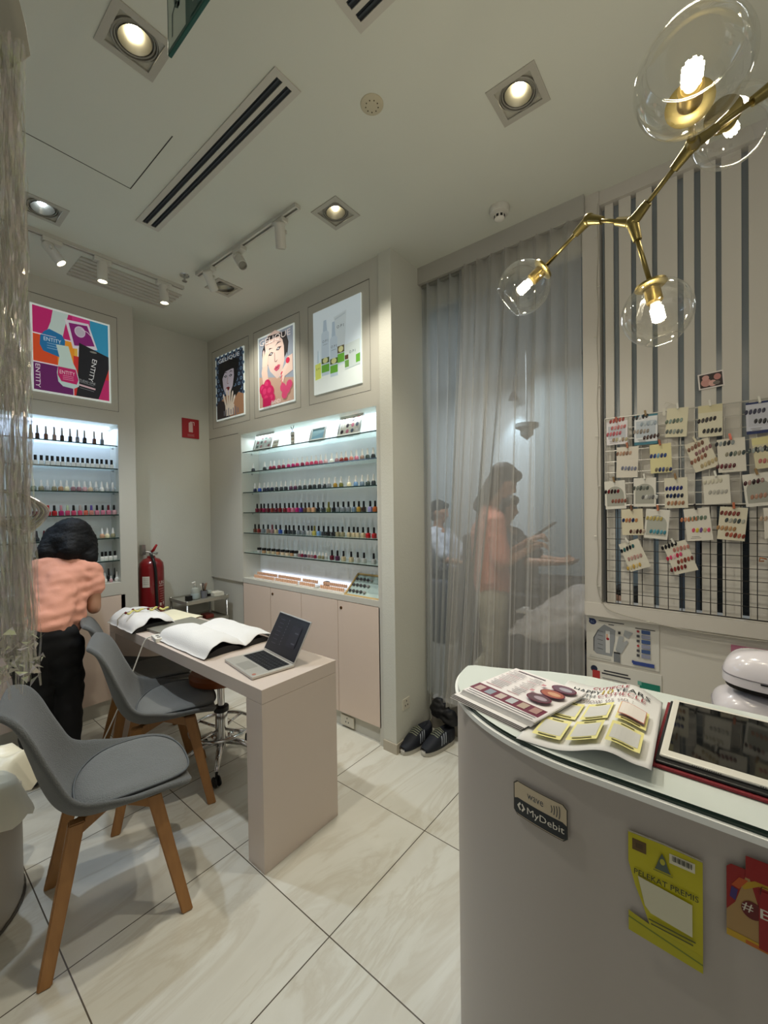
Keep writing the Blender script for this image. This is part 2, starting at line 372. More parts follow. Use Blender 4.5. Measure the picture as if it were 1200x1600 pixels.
# ---- lit posters
def frame_panel(T, w, h, m, th=.006):  # white border board
    mk('border', bx(0, w, -th, 0, 0, h), m, T)
M_BORDER = mat('e8f0ee', .4, emis=.55)
def poster(label, loc, rz, w, h, paint, emis, border=.012, group=None):
    T = thing('poster', label, 'poster', loc, rz, group)
    frame_panel(T, w, h, mat('e8f2ee', .4, emis=emis * 1.05))
    c = Canvas((border, -.0063, border), (1, 0, 0), (0, 0, 1)); paint(c, w - 2 * border, h - 2 * border)
    c.build('print', T, .4, emis); return T
def p_entity(c, W, H):
    c.rect(W / 2, H / 2, W, H, 'e8e4ea')
    R = lambda x0, y0, x1, y1, col: c.poly([(x0 * W, y0 * H), (x1 * W, y0 * H), (x1 * W, y1 * H), (x0 * W, y1 * H)], col)
    R(0, .68, .5, 1, 'c72c74'); R(.5, .6, .75, 1, 'd63f8a'); R(.74, .5, 1, 1, '3a9ac4'); R(0, .34, .3, .665, 'e2542c'); R(.3, .34, .52, .665, 'ef9b2c'); R(.52, .34, .56, .6, 'e8b84a')
    R(0, 0, .495, .325, '6b2468'); R(.505, 0, 1, .5, 'd63a36'); R(.8, 0, 1, .27, 'c72c70'); R(.5, .0, .505, .32, 'f0e8ee')
    P = lambda pts, col: c.poly([(x * W, y * H) for x, y in pts], col)
    P([(.25, 1), (.45, 1), (.40, .83), (.37, .7), (.17, .72), (.22, .85)], 'c9dcd8')
    P([(.14, .72), (.2, .76), (.36, .72), (.40, .66), (.39, .5), (.33, .44), (.12, .48), (.08, .55), (.09, .66)], '2577b0')
    c.text('ENTITY', .24 * W, .63 * H, .045 * H, 'dfeef4', w=.22 * W)
    for i in range(3): c.rect(.25 * W, (.585 - .03 * i) * H, .16 * W, .006 * H, '9cc4dc')
    P([(.4, .93), (.72, .95), (.84, .64), (.5, .59)], 'e2dde8'); P([(.45, .9), (.7, .92), (.8, .68), (.52, .63)], '8a2878')
    c.ell(.6 * W, .82 * H, .075 * W, .07 * H, 'd8c8dc'); c.ell(.6 * W, .82 * H, .06 * W, .055 * H, 'c4bccb'); c.line([(.62 * W, .86 * H), (.7 * W, .84 * H), (.78 * W, .78 * H)], .01 * W, 'e8dce8')
    P([(.585, .68), (1, .58), (1, .42), (.88, .1), (.84, .0), (.53, .0), (.55, .1)], '23252b')
    c.ell(.78 * W, .6 * H, .05 * W, .012 * H, '8c8c84'); c.text('ENTITY', .765 * W, .36 * H, .065 * W, 'eef0f0', w=.3 * H, rot=radians(-100))
    c.rect(.68 * W, .135 * H, .24 * W, .022 * H, 'd9b8c0', radians(-8)); c.text('STUDIO ONE', .68 * W, .2 * H, .028 * H, 'b8bcc0', w=.24 * W, rot=radians(-6))
    for i in range(2): c.rect(.68 * W, (.175 - .075 * i) * H, .2 * W, .005 * H, '90949a', radians(-8))
    P([(.28, .59), (.44, .6), (.5, .4), (.54, .33), (.3, .33), (.32, .45)], 'c9dfd8')
    P([(.3, .33), (.54, .33), (.575, .2), (.57, .12), (.5, .08), (.36, .09), (.3, .14), (.285, .25)], 'c3dbd9'); P([(.3, .325), (.53, .325), (.565, .2), (.54, .14), (.34, .15), (.295, .22)], 'c4286c')
    c.text('ENTITY', .42 * W, .265 * H, .045 * H, 'f4d8e4', w=.2 * W)
    for i in range(3): c.rect(.43 * W, (.225 - .022 * i) * H, .14 * W, .006 * H, 'e4a0c0')
    for y in (.33, .672): c.line([(0, y * H), (.28 * W, y * H)], .006 * H, 'f2e6ee')
    c.text('ENTITY', .05 * W, .165 * H, .055 * W, 'f2eaf2', w=.28 * H, rot=radians(-90))
poster('square backlit advert with blue and pink varnish bottles above the left display', (.664, YL - .0015, 2.26), 0, .449, .566, p_entity, .24)
def face(c, cx, cy, s, skin, dark, lip, tilt=0):
    def T(x, y): a, b = cos(tilt), sin(tilt); return (cx + s * (a * x - b * y), cy + s * (b * x + a * y))
    P = lambda pts, col: c.poly([T(*p) for p in pts], col)
    P([(-.4, .55), (-.2, .72), (.15, .72), (.38, .55), (.43, .1), (.36, -.3), (.12, -.66), (-.08, -.68), (-.33, -.35), (-.43, .05)], skin)
    for sx in (-1, 1):
        P([(sx * .06, .13), (sx * .17, .19), (sx * .33, .14), (sx * .18, .08)], dark); P([(sx * .05, .26), (sx * .2, .33), (sx * .36, .27), (sx * .2, .29)], dark)
        P([(sx * .13, .135), (sx * .17, .16), (sx * .22, .135), (sx * .17, .11)], 'c8ced4')
    P([(-.03, .1), (.0, .1), (-.04, -.15), (-.08, -.16)], 'a88a86'); P([(-.09, -.15), (0, -.2), (.09, -.15), (0, -.17)], '7c5c5c')
    P([(-.15, -.36), (-.05, -.3), (0, -.32), (.06, -.3), (.16, -.35), (.08, -.45), (-.06, -.46)], lip); P([(-.1, -.365), (.11, -.36), (0, -.385)], '3a1018')
def finger(c, x, y, l, w, ang, skin, nail):
    a = (cos(ang), sin(ang)); c.rect(x + a[0] * l / 2, y + a[1] * l / 2, l, w, skin, ang); c.ell(x + a[0] * l, y + a[1] * l, w * .75, w * .5, skin, ang); c.ell(x + a[0] * (l + w * .25), y + a[1] * (l + w * .25), w * .7, w * .34, nail, ang)
def p_dark(c, W, H):
    c.rect(W / 2, H / 2, W, H, '20293a')
    for i in range(7):
        for j in range(11):
            x, y = (i + .5 * (j % 2)) * W / 6.5, (.25 + j * .075) * H; c.ell(x, y, .045 * W, .028 * H, '5f7891', n=8); c.k -= 1; 
    c.k += 1
    for i in range(7):
        for j in range(11): c.ell((i + .5 * (j % 2)) * W / 6.5, (.25 + j * .075) * H, .02 * W, .014 * H, '18202e', n=6); c.k -= 1
    c.k += 1
    c.poly([(0, 0), (W, 0), (W, .3 * H), (.7 * W, .38 * H), (.3 * W, .34 * H), (0, .2 * H)], '9a7458'); c.poly([(.0, 0), (.5 * W, 0), (.5 * W, .2 * H), (.15 * W, .3 * H), (0, .25 * H)], '2a2426')
    c.poly([(.55 * W, .2 * H), (.95 * W, .42 * H), (.88 * W, .45 * H), (.55 * W, .45 * H), (.5 * W, .3 * H)], '17181b')
    c.ell(.46 * W, .66 * H, .36 * W, .24 * H, '131317'); face(c, .45 * W, .6 * H, .5 * W, 'bcb4c0', '2a2430', '6e1420', radians(-4))
    c.poly([(.08 * W, .7 * H), (.12 * W, .88 * H), (.5 * W, .93 * H), (.86 * W, .86 * H), (.86 * W, .72 * H), (.6 * W, .745 * H), (.35 * W, .735 * H), (.2 * W, .6 * H)], '121216')
    for k, (x, l, a) in enumerate(((.3, .2, 112), (.42, .26, 95), (.52, .25, 84), (.62, .2, 74), (.72, .14, 62))): finger(c, (.38 + k * .055) * W, .16 * H, l * H, .06 * W, radians(a), 'cbbfae', 'd8cfc8')
    c.poly([(.36 * W, .02 * H), (.66 * W, .02 * H), (.68 * W, .18 * H), (.34 * W, .18 * H)], 'cbbfae')
    c.text('GELIQUE', .5 * W, .925 * H, .075 * H, 'eceff0', w=.78 * W)
    for k in range(7): c.rect((.3 + k * .085) * W, .07 * H, .03 * W, (.08 + .03 * (k % 3)) * H, '6c6c78')
poster('tall magazine-style print, dark-haired model with pale raised fingers, nearest the corner', (XC - .0015, 3.49, 2.263), -pi / 2, .444, .564, p_dark, .22)
def p_rose(c, W, H):
    c.rect(W / 2, H / 2, W, H, '9aa4b2'); c.poly([(0, 0), (W, 0), (W, .3 * H), (.6 * W, .36 * H), (0, .45 * H)], 'c0a08c')
    c.ell(.48 * W, .76 * H, .38 * W, .22 * H, '2e2a2c'); face(c, .5 * W, .68 * H, .62 * W, 'd9c0b6', '4a4044', 'c0506c', radians(12)); c.poly([(.16 * W, .88 * H), (.3 * W, .93 * H), (.62 * W, .93 * H), (.8 * W, .8 * H), (.84 * W, .62 * H), (.88 * W, .8 * H), (.8 * W, .96 * H), (.3 * W, .99 * H)], '2e2a2c');
    c.poly([(.08 * W, .5 * H), (.2 * W, .78 * H), (.3 * W, .8 * H), (.26 * W, .5 * H), (.3 * W, .3 * H), (.14 * W, .3 * H)], 'e0c4b4')
    for k in range(3): finger(c, (.13 + .05 * k) * W, .58 * H, .2 * H, .05 * W, radians(84 - 5 * k), 'e6cabb', 'e8c8c8')
    c.poly([(.72 * W, .34 * H), (.99 * W, .4 * H), (.99 * W, .62 * H), (.84 * W, .6 * H)], 'e6cabb')
    for k in range(4): finger(c, (.9 - .03 * k) * W, (.56 - .03 * k) * H, .22 * H, .052 * W, radians(222 + 8 * k), 'e8cfc2', 'd02c54')
    c.ell(.86 * W, .55 * H, .055 * W, .04 * H, 'cf2c50')
    for (x, y, r) in ((.12, .26, .1), (.26, .3, .11), (.2, .2, .13), (.34, .2, .12), (.24, .1, .12), (.4, .1, .09)): c.ell(x * W, y * H, r * W, r * .75 * H, 'c4245c', n=12); c.ell((x - .02) * W, (y + .02) * H, r * .5 * W, r * .35 * H, 'd63c70', n=10)
    c.rect(.24 * W, .06 * H, .24 * W, .12 * H, 'bc2056')
    for (x, y) in ((.72, .2), (.84, .16), (.76, .1), (.9, .22)): c.ell(x * W, y * H, .08 * W, .06 * H, 'd44c78', n=12)
    c.text('GELIQUE', .5 * W, .915 * H, .1 * H, 'e8dcd8', w=.9 * W); c.text('BANDI', .52 * W, .035 * H, .05 * H, 'f0e4e4', w=.26 * W)
poster('magazine-style print of a model in red gloves holding a rose nail to her cheek', (XC - .0015, 2.848, 2.263), -pi / 2, .448, .566, p_rose, .26)
def p_opi(c, W, H):
    c.rect(W / 2, H / 2, W, H, 'cfdce2'); c.poly([(0, 0), (W, 0), (W, .3 * H), (0, .22 * H)], 'dfe8e4')
    P = lambda pts, col: c.poly([(x * W, y * H) for x, y in pts], col)
    P([(.46, .85), (.72, .88), (.66, .3), (.52, .28)], 'c3cfd3'); P([(.48, .83), (.70, .86), (.69, .84), (.48, .81)], 'b2c0c6'); c.text('O P I', .59 * W, .72 * H, .035 * H, '46525c', w=.14 * W)
    for (x0, x1, y0, y1, zc) in ((.18, .35, .2, .7, .86), (.37, .53, .16, .6, .8)):
        P([(x0, y0), (x1, y0), (x1, y1), (x0 + (x1 - x0) * .8, y1 + .03), (x0 + (x1 - x0) * .2, y1 + .03), (x0, y1)], 'b9c9d4'); P([(x0 + .04, y1 + .03), (x1 - .04, y1 + .03), (x1 - .055, zc), (x0 + .055, zc)], 'a8bac8')
        c.text('O P I', (x0 + x1) / 2 * W, (y1 - .09) * H, .03 * H, '46525c', w=.12 * W); c.rect((x0 + x1) / 2 * W, (y1 - .13) * H, .1 * W, .006 * H, '8798a4')
        P([(x0, y0 + .04), (x1, y0 + .04), (x1, y0 + .13), (x0, y0 + .13)], '67a83c'); P([(x0, y0 + .145), (x1, y0 + .145), (x1, y0 + .21), (x0, y0 + .21)], '4c5a30'); c.ell((x0 + x1) / 2 * W, (y0 + .18) * H, .055 * W, .034 * H, 'c9cc92')
    P([(.53, .3), (.67, .3), (.67, .4), (.53, .4)], '67a83c'); P([(.53, .41), (.67, .41), (.67, .49), (.53, .49)], '5e5638'); c.ell(.6 * W, .45 * H, .05 * W, .034 * H, 'cfd09a')
    P([(.68, .2), (.98, .22), (.98, .5), (.69, .48)], 'c6d2cf'); P([(.68, .22), (.76, .22), (.76, .3), (.68, .3)], '6c9a4c'); P([(.9, .24), (.98, .245), (.98, .34), (.9, .33)], '67a83c'); P([(.68, .31), (.75, .31), (.75, .36), (.68, .36)], '5c4434')
    c.text('O P I', .83 * W, .38 * H, .03 * H, '46525c', w=.12 * W); P([(.04, .17), (.17, .18), (.17, .37), (.04, .36)], 'cfd86c'); P([(.08, .37), (.13, .37), (.12, .52), (.1, .52)], 'b9c9d0'); c.text('O P I', .105 * W, .3 * H, .025 * H, '6c7434', w=.09 * W)
poster('pale blue backlit print of white lotion bottles with green bands', (XC - .0015, 2.193, 2.265), -pi / 2, .447, .565, p_opi, .3, border=.001)

# ---- fire sign on the back wall
T = thing('wall_sign', 'small red sign with white extinguisher pictogram on the corner wall', 'sign', (1.718, YB - .003, 2.112))
mk('plate', bx(0, .15, -.004, .003, 0, .17), mat('a01f28', .4), T)
c = Canvas((0, -.0045, 0), (1, 0, 0), (0, 0, 1)); c.rect(.075, .09, .036, .075, 'd8b8b4'); c.ell(.075, .128, .018, .012, 'd8b8b4'); c.rect(.088, .142, .034, .007, 'd8b8b4'); c.rect(.106, .13, .006, .03, 'd8b8b4')
for i in range(3): c.rect(.075, .032 - .008 * i, .06, .0025, 'c88c88')
c.build('pictogram', T)

# ================================================= ceiling fittings
def downlight(label, x, y, lit=WARM, power=55, aim=(0, 0), glow=14, color='fff0cc'):
    T = thing('recessed_downlight', label, 'downlight', (x, y, CEIL))
    b = bmesh.new(); w = .09
    for (x0, x1, y0, y1) in ((-w, w, HS - .012, w), (-w, w, -w, -HS + .012), (-w, -HS + .012, -HS + .012, HS - .012), (HS - .012, w, -HS + .012, HS - .012)): box(b, x0, x1, y0, y1, -.004, .0)
    mk('trim_frame', b, M_STEEL if 0 else mat('aeaba0', .5), T)
    b = bmesh.new(); q = HS - .003
    for (x0, x1, y0, y1) in ((-q, q, q - .003, q), (-q, q, -q, -q + .003), (-q, -q + .003, -q, q), (q - .003, q, -q, q)): box(b, x0, x1, y0, y1, 0, .09)
    box(b, -q, q, -q, q, .087, .09); mk('housing', b, mat('9a978c', .6), T)
    ax = Vector((aim[0], aim[1], -1)).normalized(); R = (-ax).to_track_quat('Z', 'Y').to_matrix().to_4x4(); R.translation = Vector((0, 0, .006))
    b = bmesh.new()
    for r, z in ((.066, .0), (.058, .004), (.050, .008)):
        lathe([(r - .003, z - .004), (r, z - .006), (r + .003, z - .004), (r + .003, z + .012), (r - .003, z + .012), (r - .003, z - .004)], 28, bm=b, mt=R, cap=False)
    g0 = bmesh.new(); N = 32; q2 = HS - .003; ci = [g0.verts.new((.069 * cos(2 * pi * k / N), .069 * sin(2 * pi * k / N), .006)) for k in range(N)]; so = []
    for k in range(N): cc_, ss_ = cos(2 * pi * k / N), sin(2 * pi * k / N); m_ = max(abs(cc_), abs(ss_)); so.append(g0.verts.new((q2 * cc_ / m_, q2 * ss_ / m_, .001)))
    for k in range(N): g0.faces.new((ci[k], ci[(k + 1) % N], so[(k + 1) % N], so[k]))
    mk('inner_plate', g0, mat('a9a79b', .5), T)
    g = mk('gimbal_ring', b, mat('8f8d84', .45, .1), T, smooth=40)
    mk('reflector', lathe([(.049, -.002), (.046, .004), (.028, .04), (.012, .05)], 28, mt=R, cap=False), mat('908e82', .3, .85), T, smooth=True)
    mk('lamp_bulb', lathe([(0, .012), (.012, .014), (.017, .022), (.018, .034), (.008, .046)], 16, mt=R), mat(color, .4, emis=glow * 1.6), T, smooth=True)
    if power: lamp('downlight_beam', 'SPOT', Vector((x, y, CEIL + .014)) + ax * .022, power, lit, to=Vector((x, y, CEIL)) + ax, spot_size=radians(104), spot_blend=.75, shadow_soft_size=.035)
    return T
downlight('large square recessed downlight beside the green exit sign', *DL[0], power=52, aim=(.1, -.05))
downlight('square recessed downlight with bluish bulb beside the tinsel curtain', *DL[1], lit=(.68, .82, 1), power=60, color='dcecff', aim=(.1, -.1))
downlight('square recessed downlight right of the round ceiling speaker', *DL[2], power=40, aim=(-.05, .1))
downlight('square recessed downlight beside the free end of the longer spot track', *DL[3], power=46, aim=(.05, -.05))
downlight('square recessed downlight half hidden behind a track spot near the corner', *DL[4], power=20, glow=5, aim=(.3, .1))

def diffuser(label, x0, x1, y0, y1, n=2):
    T = thing('slot_diffuser', label, 'air diffuser', ((x0 + x1) / 2, (y0 + y1) / 2, CEIL)); hx, hy = (x1 - x0) / 2, (y1 - y0) / 2
    e = .022; m = hx - e; b = bmesh.new()
    box(b, -hx, hx, -hy, -hy + e, -.005, 0); box(b, -hx, hx, hy - e, hy, -.005, 0); box(b, -hx, -m + .002, -hy + e, hy - e, -.005, 0); box(b, m - .002, hx, -hy + e, hy - e, -.005, 0); box(b, -.008, .008, -hy + e, hy - e, -.005, 0)
    mk('diffuser_frame', b, mat('bdbab0', .5), T)
    for s in (-1, 1):
        cx = s * (m + .008) / 2; w = (m - .008) / 2
        sl = mk('slot', bx(cx - w, cx + w, -hy + e, hy - e, -.001, -.0002), mat('141a20', .6), T)
        mk('slot_blade', bx(cx - .004, cx + .002, -hy + e, hy - e, -.004, -.001), mat('2a3038', .5), T)
    return T
diffuser('long two-slot air diffuser crossing the middle of the ceiling', .905, 1.02, 1.19, 2.39)
diffuser('two-slot air diffuser end at the top edge, nearest the camera', .905, 1.02, -.3, .895)
T = thing('ribbed_air_grille', 'ribbed white air grille behind the short track above the left display', 'air grille', (1.12, 3.12, CEIL))
b = bmesh.new()
for i in range(7): box(b, -.3, .3, -.15 + i * .047, -.15 + i * .047 + .012, -.012, 0, .003)
box(b, -.3, .3, -.15, .145, -.002, 0); mk('louvre_panel', b, mat('bcbab0', .5), T)
T = thing('ceiling_speaker', 'round beige ceiling disc dotted with holes between the diffuser and a downlight', 'speaker', (1.224, 1.022, CEIL))
mk('cover', lathe([(0, -.008), (.036, -.007), (.043, -.003), (.044, 0)], 32), mat('bdb59c', .55), T, smooth=40)
b = bmesh.new()
for k in range(9): a = k * 2 * pi / 9; lathe([(0, -.0085), (.0025, -.0083), (.0025, -.006)], 8, bm=b, off=(.024 * cos(a), .024 * sin(a), 0))
mk('sound_holes', b, mat('4a4030', .7), T)
T = thing('smoke_detector', 'white smoke detector with dark vents on ceiling above the sheer curtain', 'smoke detector', (2.06, .875, CEIL))
mk('base', lathe([(.05, 0), (.052, -.012), (.046, -.03), (.03, -.036), (0, -.036)], 28), mat('cbc9c0', .5), T, smooth=40)
mk('sensor_head', lathe([(.026, -.036), (.026, -.056), (.016, -.064), (0, -.064)], 20), M_WHITE, T, smooth=40)
b = bmesh.new()
for k in range(8): a = k * pi / 4; box(b, -.006, .006, .0255, .0268, -.054, -.041, mt=Matrix.Rotation(a, 4, 'Z'))
mk('vent', b, M_BLACK, T)
T = thing('sprinkler_head', 'small chrome sprinkler head hanging between the two spot tracks', 'sprinkler', (1.315, 2.71, CEIL))
mk('escutcheon', lathe([(.03, 0), (.028, -.006), (.012, -.01), (0, -.01)], 20), M_CHROME, T, smooth=40)
mk('deflector', lathe([(.006, -.01), (.006, -.03), (.004, -.036), (.016, -.038), (.016, -.04), (0, -.04)], 16), M_STEEL, T, smooth=40)

def track(label, a, bpt, group=None):
    a, bpt = Vector(a), Vector(bpt); d = bpt - a; L = d.length; T = thing('light_track', label, 'light track', a, math.atan2(d.y, d.x))
    b = bmesh.new(); box(b, 0, L, -.017, -.006, -.02, 0); box(b, 0, L, .006, .017, -.02, 0); box(b, 0, L, -.006, .006, -.006, 0); box(b, -.005, 0, -.017, .017, -.021, 0); box(b, L, L + .005, -.017, .017, -.021, 0)
    mk('rail', b, mat('c2c0b6', .4), T); mk('conductor_slot', bx(.01, L - .01, -.0055, .0055, -.0075, -.0061), M_BLACK, T)
def spot(label, p, aim, lit, group):
    T = thing('track_spotlight', label, 'spotlight', p, 0, group); aim = Vector(aim).normalized()
    mk('adaptor', bx(-.02, .02, -.045, .045, -.045, -.021, .003) if group[0] == 'y' else bx(-.045, .045, -.02, .02, -.045, -.021, .003), mat('cac8be', .4), T)
    piv = Vector((0, 0, -.085)); u = aim.cross(Vector((0, 0, 1))); u = u.normalized() if u.length > .05 else Vector((1, 0, 0))
    mk('stem', tb([(0, 0, -.045), (0, 0, -.06), piv + u * .03 + Vector((0, 0, .012)), piv + u * .032], .006, 8), mat('cac8be', .4), T, smooth=True)
    R = (-aim).to_track_quat('Z', 'Y').to_matrix().to_4x4(); R.translation = piv
    s = mk('lamp_housing', lathe([(.0, .05), (.022, .049), (.027, .044), (.027, -.068), (.0245, -.07), (.0235, -.055), (0, -.054)], 24, mt=R), mat('cdcbc2', .4), T, smooth=35)
    mk('lamp_lens', lathe([(.0, -.0575), (.0225, -.0575), (.0225, -.0555)], 20, mt=R), mat('fff3d6', .3, emis=9) if lit else mat('8c8a82', .15, .7), T)
    if lit: lamp('track_spot_beam', 'SPOT', Vector(p) + piv + aim * .075, 15, WARM, to=Vector(p) + piv + aim, spot_size=radians(62), spot_blend=.6, shadow_soft_size=.02)
track('longer light track running away from the camera toward the corner', (1.378, 1.65, CEIL), (1.36, 2.62, CEIL))
track('short light track in front of the ribbed grille above the left display', (.45, 2.885, CEIL), (1.372, 2.86, CEIL))
spot('switched-off track spotlight nearest the free end of the longer track', (1.378, 1.79, CEIL), (.35, .35, -1), 0, 'y axis spots')
spot('middle spotlight of the longer track, its round lens facing the room', (1.37, 2.16, CEIL), (-.1, -.62, -.75), 0, 'y axis spots')
spot('spotlight at the far end of the longer track, over a downlight', (1.362, 2.48, CEIL), (.55, .3, -.6), 0, 'y axis spots')
spot('lit track spotlight beside the tinsel, angled sharply to the right', (.66, 2.88, CEIL), (.5, -.2, -.75), 1, 'x axis spots')
spot('lit spotlight in the middle of the short track', (.9, 2.875, CEIL), (.0, .02, -1), 1, 'x axis spots')
spot('lit spotlight at the right end of the short track', (1.25, 2.865, CEIL), (.05, .02, -1), 1, 'x axis spots')
for o in C.objects:
    if o.get('group') == 'y axis spots': o['group'] = 'unlit spotlights on the longer track'
    if o.get('group') == 'x axis spots': o['group'] = 'lit spotlights on the short track'
# exit sign
T = thing('exit_sign', 'green and white hanging exit sign with running man at the ceiling', 'sign', (.53, 1.15, 2.7), -pi / 2)
mk('sign_box', bx(0, .42, -.006, .004, 0, .2, .002), mat('0f4a42', .35), T)
mk('hanger', bx(-.02, .07, -.008, .03, .19, .31, .004), mat('5c5550', .5), T)
c = Canvas((0, -.0065, 0), (1, 0, 0), (0, 0, 1)); c.rect(.055, .1, .095, .18, 'b9c4b4')
c.ell(.035, .165, .009, .012, '12403c'); c.line([(.03, .145), (.05, .15), (.062, .17), (.07, .16)], .008, '12403c'); c.line([(.045, .15), (.05, .1), (.066, .085), (.07, .1)], .014, '12403c'); c.line([(.048, .1), (.032, .085), (.03, .03)], .006, '12403c')
c.rect(.27, .1, .29, .18, '0f4a42'); c.text('KELUAR', .275, .1, .13, 'b9c4b4', w=.27); c.build('sign_face', T, .3)
# ================================================= nail polish
COL = {
 'black': '151517', 'charcoal': '2b3035', 'dark green-grey': '3a4644', 'grey': '6d747a', 'pale grey': '9ea2a2', 'navy': '1a2238', 'blue': '2a4a9c', 'light blue': '6d92b8', 'blue-grey': '66788a', 'lavender': '8a86b4',
 'berry': '7e1438', 'burgundy': '5c0f22', 'magenta': 'a4195c', 'hot pink': 'b82a5c', 'rose': 'b83a5c', 'pink': 'b86c80', 'dusty pink': 'c39a9c', 'mauve': '8e6a70', 'plum': '4a2040', 'purple': '4b2c7a', 'red': 'a8121c', 'bright red': 'a8161e', 'red-brown': '7a2a24',
 'brown': '5a3a2a', 'tan': 'a98460', 'peach': 'c09474', 'coral': 'bc5848', 'salmon': 'b87468', 'gold': '94762c', 'olive': '6a6a34', 'cream': 'dcd2ac', 'beige': 'c8b498', 'clear': 'd8dcd4', 'orange': 'a85420', 'yellow': 'aca250', 'champagne': 'b6a888', 'silver': 'a8aaa6', 'khaki': '8a8468', 'taupe': '8a7468', 'milky white': 'd9d8d0', 'green-grey': '748074', 'dark brown': '2e2018', 'dark red': '6e1018'}
CAPC = {'black': '0d0d0f', 'white': 'dddcd6', 'silver': '8d8b85', 'frosted': 'b9c2c0', 'red': 'b01c22', 'olive': '6a6420', 'pink': 'c08890', 'pale green': 'b8c8a0', 'purple': '5a4a90', 'patterned': 'a89a94', 'dark red': '5c1a24', 'dark grey': '3b3b3e'}
_ms = {}
def meshof(key, fn, smooth=40):
    if key not in _ms:
        o = mk(key, fn(), M_BLACK, smooth=smooth); _ms[key] = o.data; bpy.data.objects.remove(o)
    return _ms[key]
def part(name, me, m, parent, loc=None, rot=None):
    o = bpy.data.objects.new(name, me); C.objects.link(o); o.parent = parent
    o.material_slots[0].link = 'OBJECT'; o.material_slots[0].material = m
    if loc is not None: o.location = loc
    if rot is not None: o.rotation_euler = rot
    return o
def sq_body(): return lathe([(.0, 0), (.0125, 0), (.0138, .002), (.0138, .026), (.0125, .031), (.006, .034), (.006, .038)], 16, sq=5)
def sq_cap(): return lathe([(.0075, .034), (.0078, .036), (.0068, .070), (.0, .071)], 14)
def rd_body(): return lathe([(0, 0), (.013, 0), (.0152, .003), (.016, .012), (.0145, .024), (.009, .031), (.006, .033)], 16)
def rd_cap(): return lathe([(.0088, .031), (.0088, .035), (.0058, .062), (.0045, .072), (0, .073)], 14)
def tl_body(): return lathe([(0, 0), (.011, 0), (.0122, .002), (.0122, .036), (.010, .042), (.006, .045)], 16, sq=4)
def tl_cap(): return lathe([(.0075, .044), (.0072, .048), (.0058, .094), (.0, .095)], 14)
def wb_body(): return lathe([(0, 0), (.012, 0), (.013, .002), (.013, .027), (.011, .031), (.006, .033)], 16, sq=5)
def wb_cap(): return lathe([(.0082, .032), (.0084, .034), (.0084, .066), (0, .067)], 14)
def mn_body(): return lathe([(0, 0), (.011, 0), (.012, .003), (.0115, .02), (.006, .025)], 14)
def mn_cap(): return lathe([(.0062, .024), (.005, .047), (0, .048)], 12)
def jr_body(): return lathe([(0, 0), (.016, 0), (.017, .002), (.017, .022), (.015, .025)], 16)
def jr_cap(): return lathe([(.0175, .025), (.018, .027), (.018, .042), (.016, .044), (0, .044)], 16)
KIND = {'sq': (sq_body, sq_cap), 'rd': (rd_body, rd_cap), 'tl': (tl_body, tl_cap), 'wb': (wb_body, wb_cap), 'mn': (mn_body, mn_cap), 'jr': (jr_body, jr_cap)}
proto = {}
def bottle(kind, col, cap, loc, label, group, body_col=None, label_patch=None):
    kb, kc = KIND[kind]
    if kind not in proto:
        proto[kind] = (meshof('polish_bottle_' + kind, kb), meshof('polish_cap_' + kind, kc))
    T = thing('makeup_jar' if kind == 'jr' else 'nail_polish', label, 'jar' if kind == 'jr' else 'nail polish', loc, random.uniform(-.2, .2), group)
    h = COL.get(body_col or col, body_col or col)
    part('glass_body', proto[kind][0], mat(h, .12, coat=.5), T)
    c = part('lid' if kind == 'jr' else 'cap', proto[kind][1], mat(CAPC[cap], .3 if cap != 'silver' else .35, .6 if cap == 'silver' else 0), T)
    return T
def row(side, z, spec, px_list, kind, shelf, group, zoom, off=.055):
    """spec: list of (polish colour, cap colour); px_list: where each stands along its shelf"""
    o, s = zoom
    for i, (x, (col, cap)) in enumerate(zip(px_list, spec)):
        k = kind[i] if isinstance(kind, list) else kind
        X = o + x / s
        p = onx(X, 790, XC + off) if side == 'R' else ony(X, 790, YL + off)
        lab = '%s %s, %s cap, %s from left, %s %s' % (col, 'jar' if k == 'jr' else 'polish', cap, NUM[i], shelf, 'of right display' if side == 'R' else 'of left display')
        bottle(k, col, cap, (p.x, p.y, z), lab, group)
def sp(txt, cap):
    out = []
    for t in txt.split(','):
        t = t.strip(); a = t.split('/'); out.append((a[0], a[1] if len(a) > 1 else cap))
    return out
ZR, ZL = (360, 4.8), (30, 5)
row('R', SH_Z[1], sp('charcoal,charcoal,berry,berry,berry,berry,magenta,magenta,hot pink,berry,rose,rose,rose,pink,dusty pink,clear,mauve,red-brown,red-brown,salmon,pink,taupe,dark green-grey,charcoal', 'white'),
    [176, 262, 307, 333, 370, 403, 441, 476, 508, 545, 581, 614, 648, 683, 720, 765, 803, 838, 873, 912, 951, 994, 1034, 1076], 'rd', 'second shelf', 'white-capped polishes on the second shelf of the right display', ZR)
row('R', SH_Z[2], sp('navy,blue,navy,navy,navy,charcoal,charcoal,charcoal,plum,plum,charcoal,charcoal,black,charcoal,charcoal,charcoal,grey,gold,olive,cream,light blue,blue-grey,dark green-grey,charcoal', 'white'),
    [187, 222, 258, 286, 315, 349, 384, 418, 456, 490, 524, 561, 600, 633, 670, 707, 743, 789, 833, 893, 943, 991, 1034, 1076], 'rd', 'third shelf', 'white-capped polishes on the third shelf of the right display', ZR)
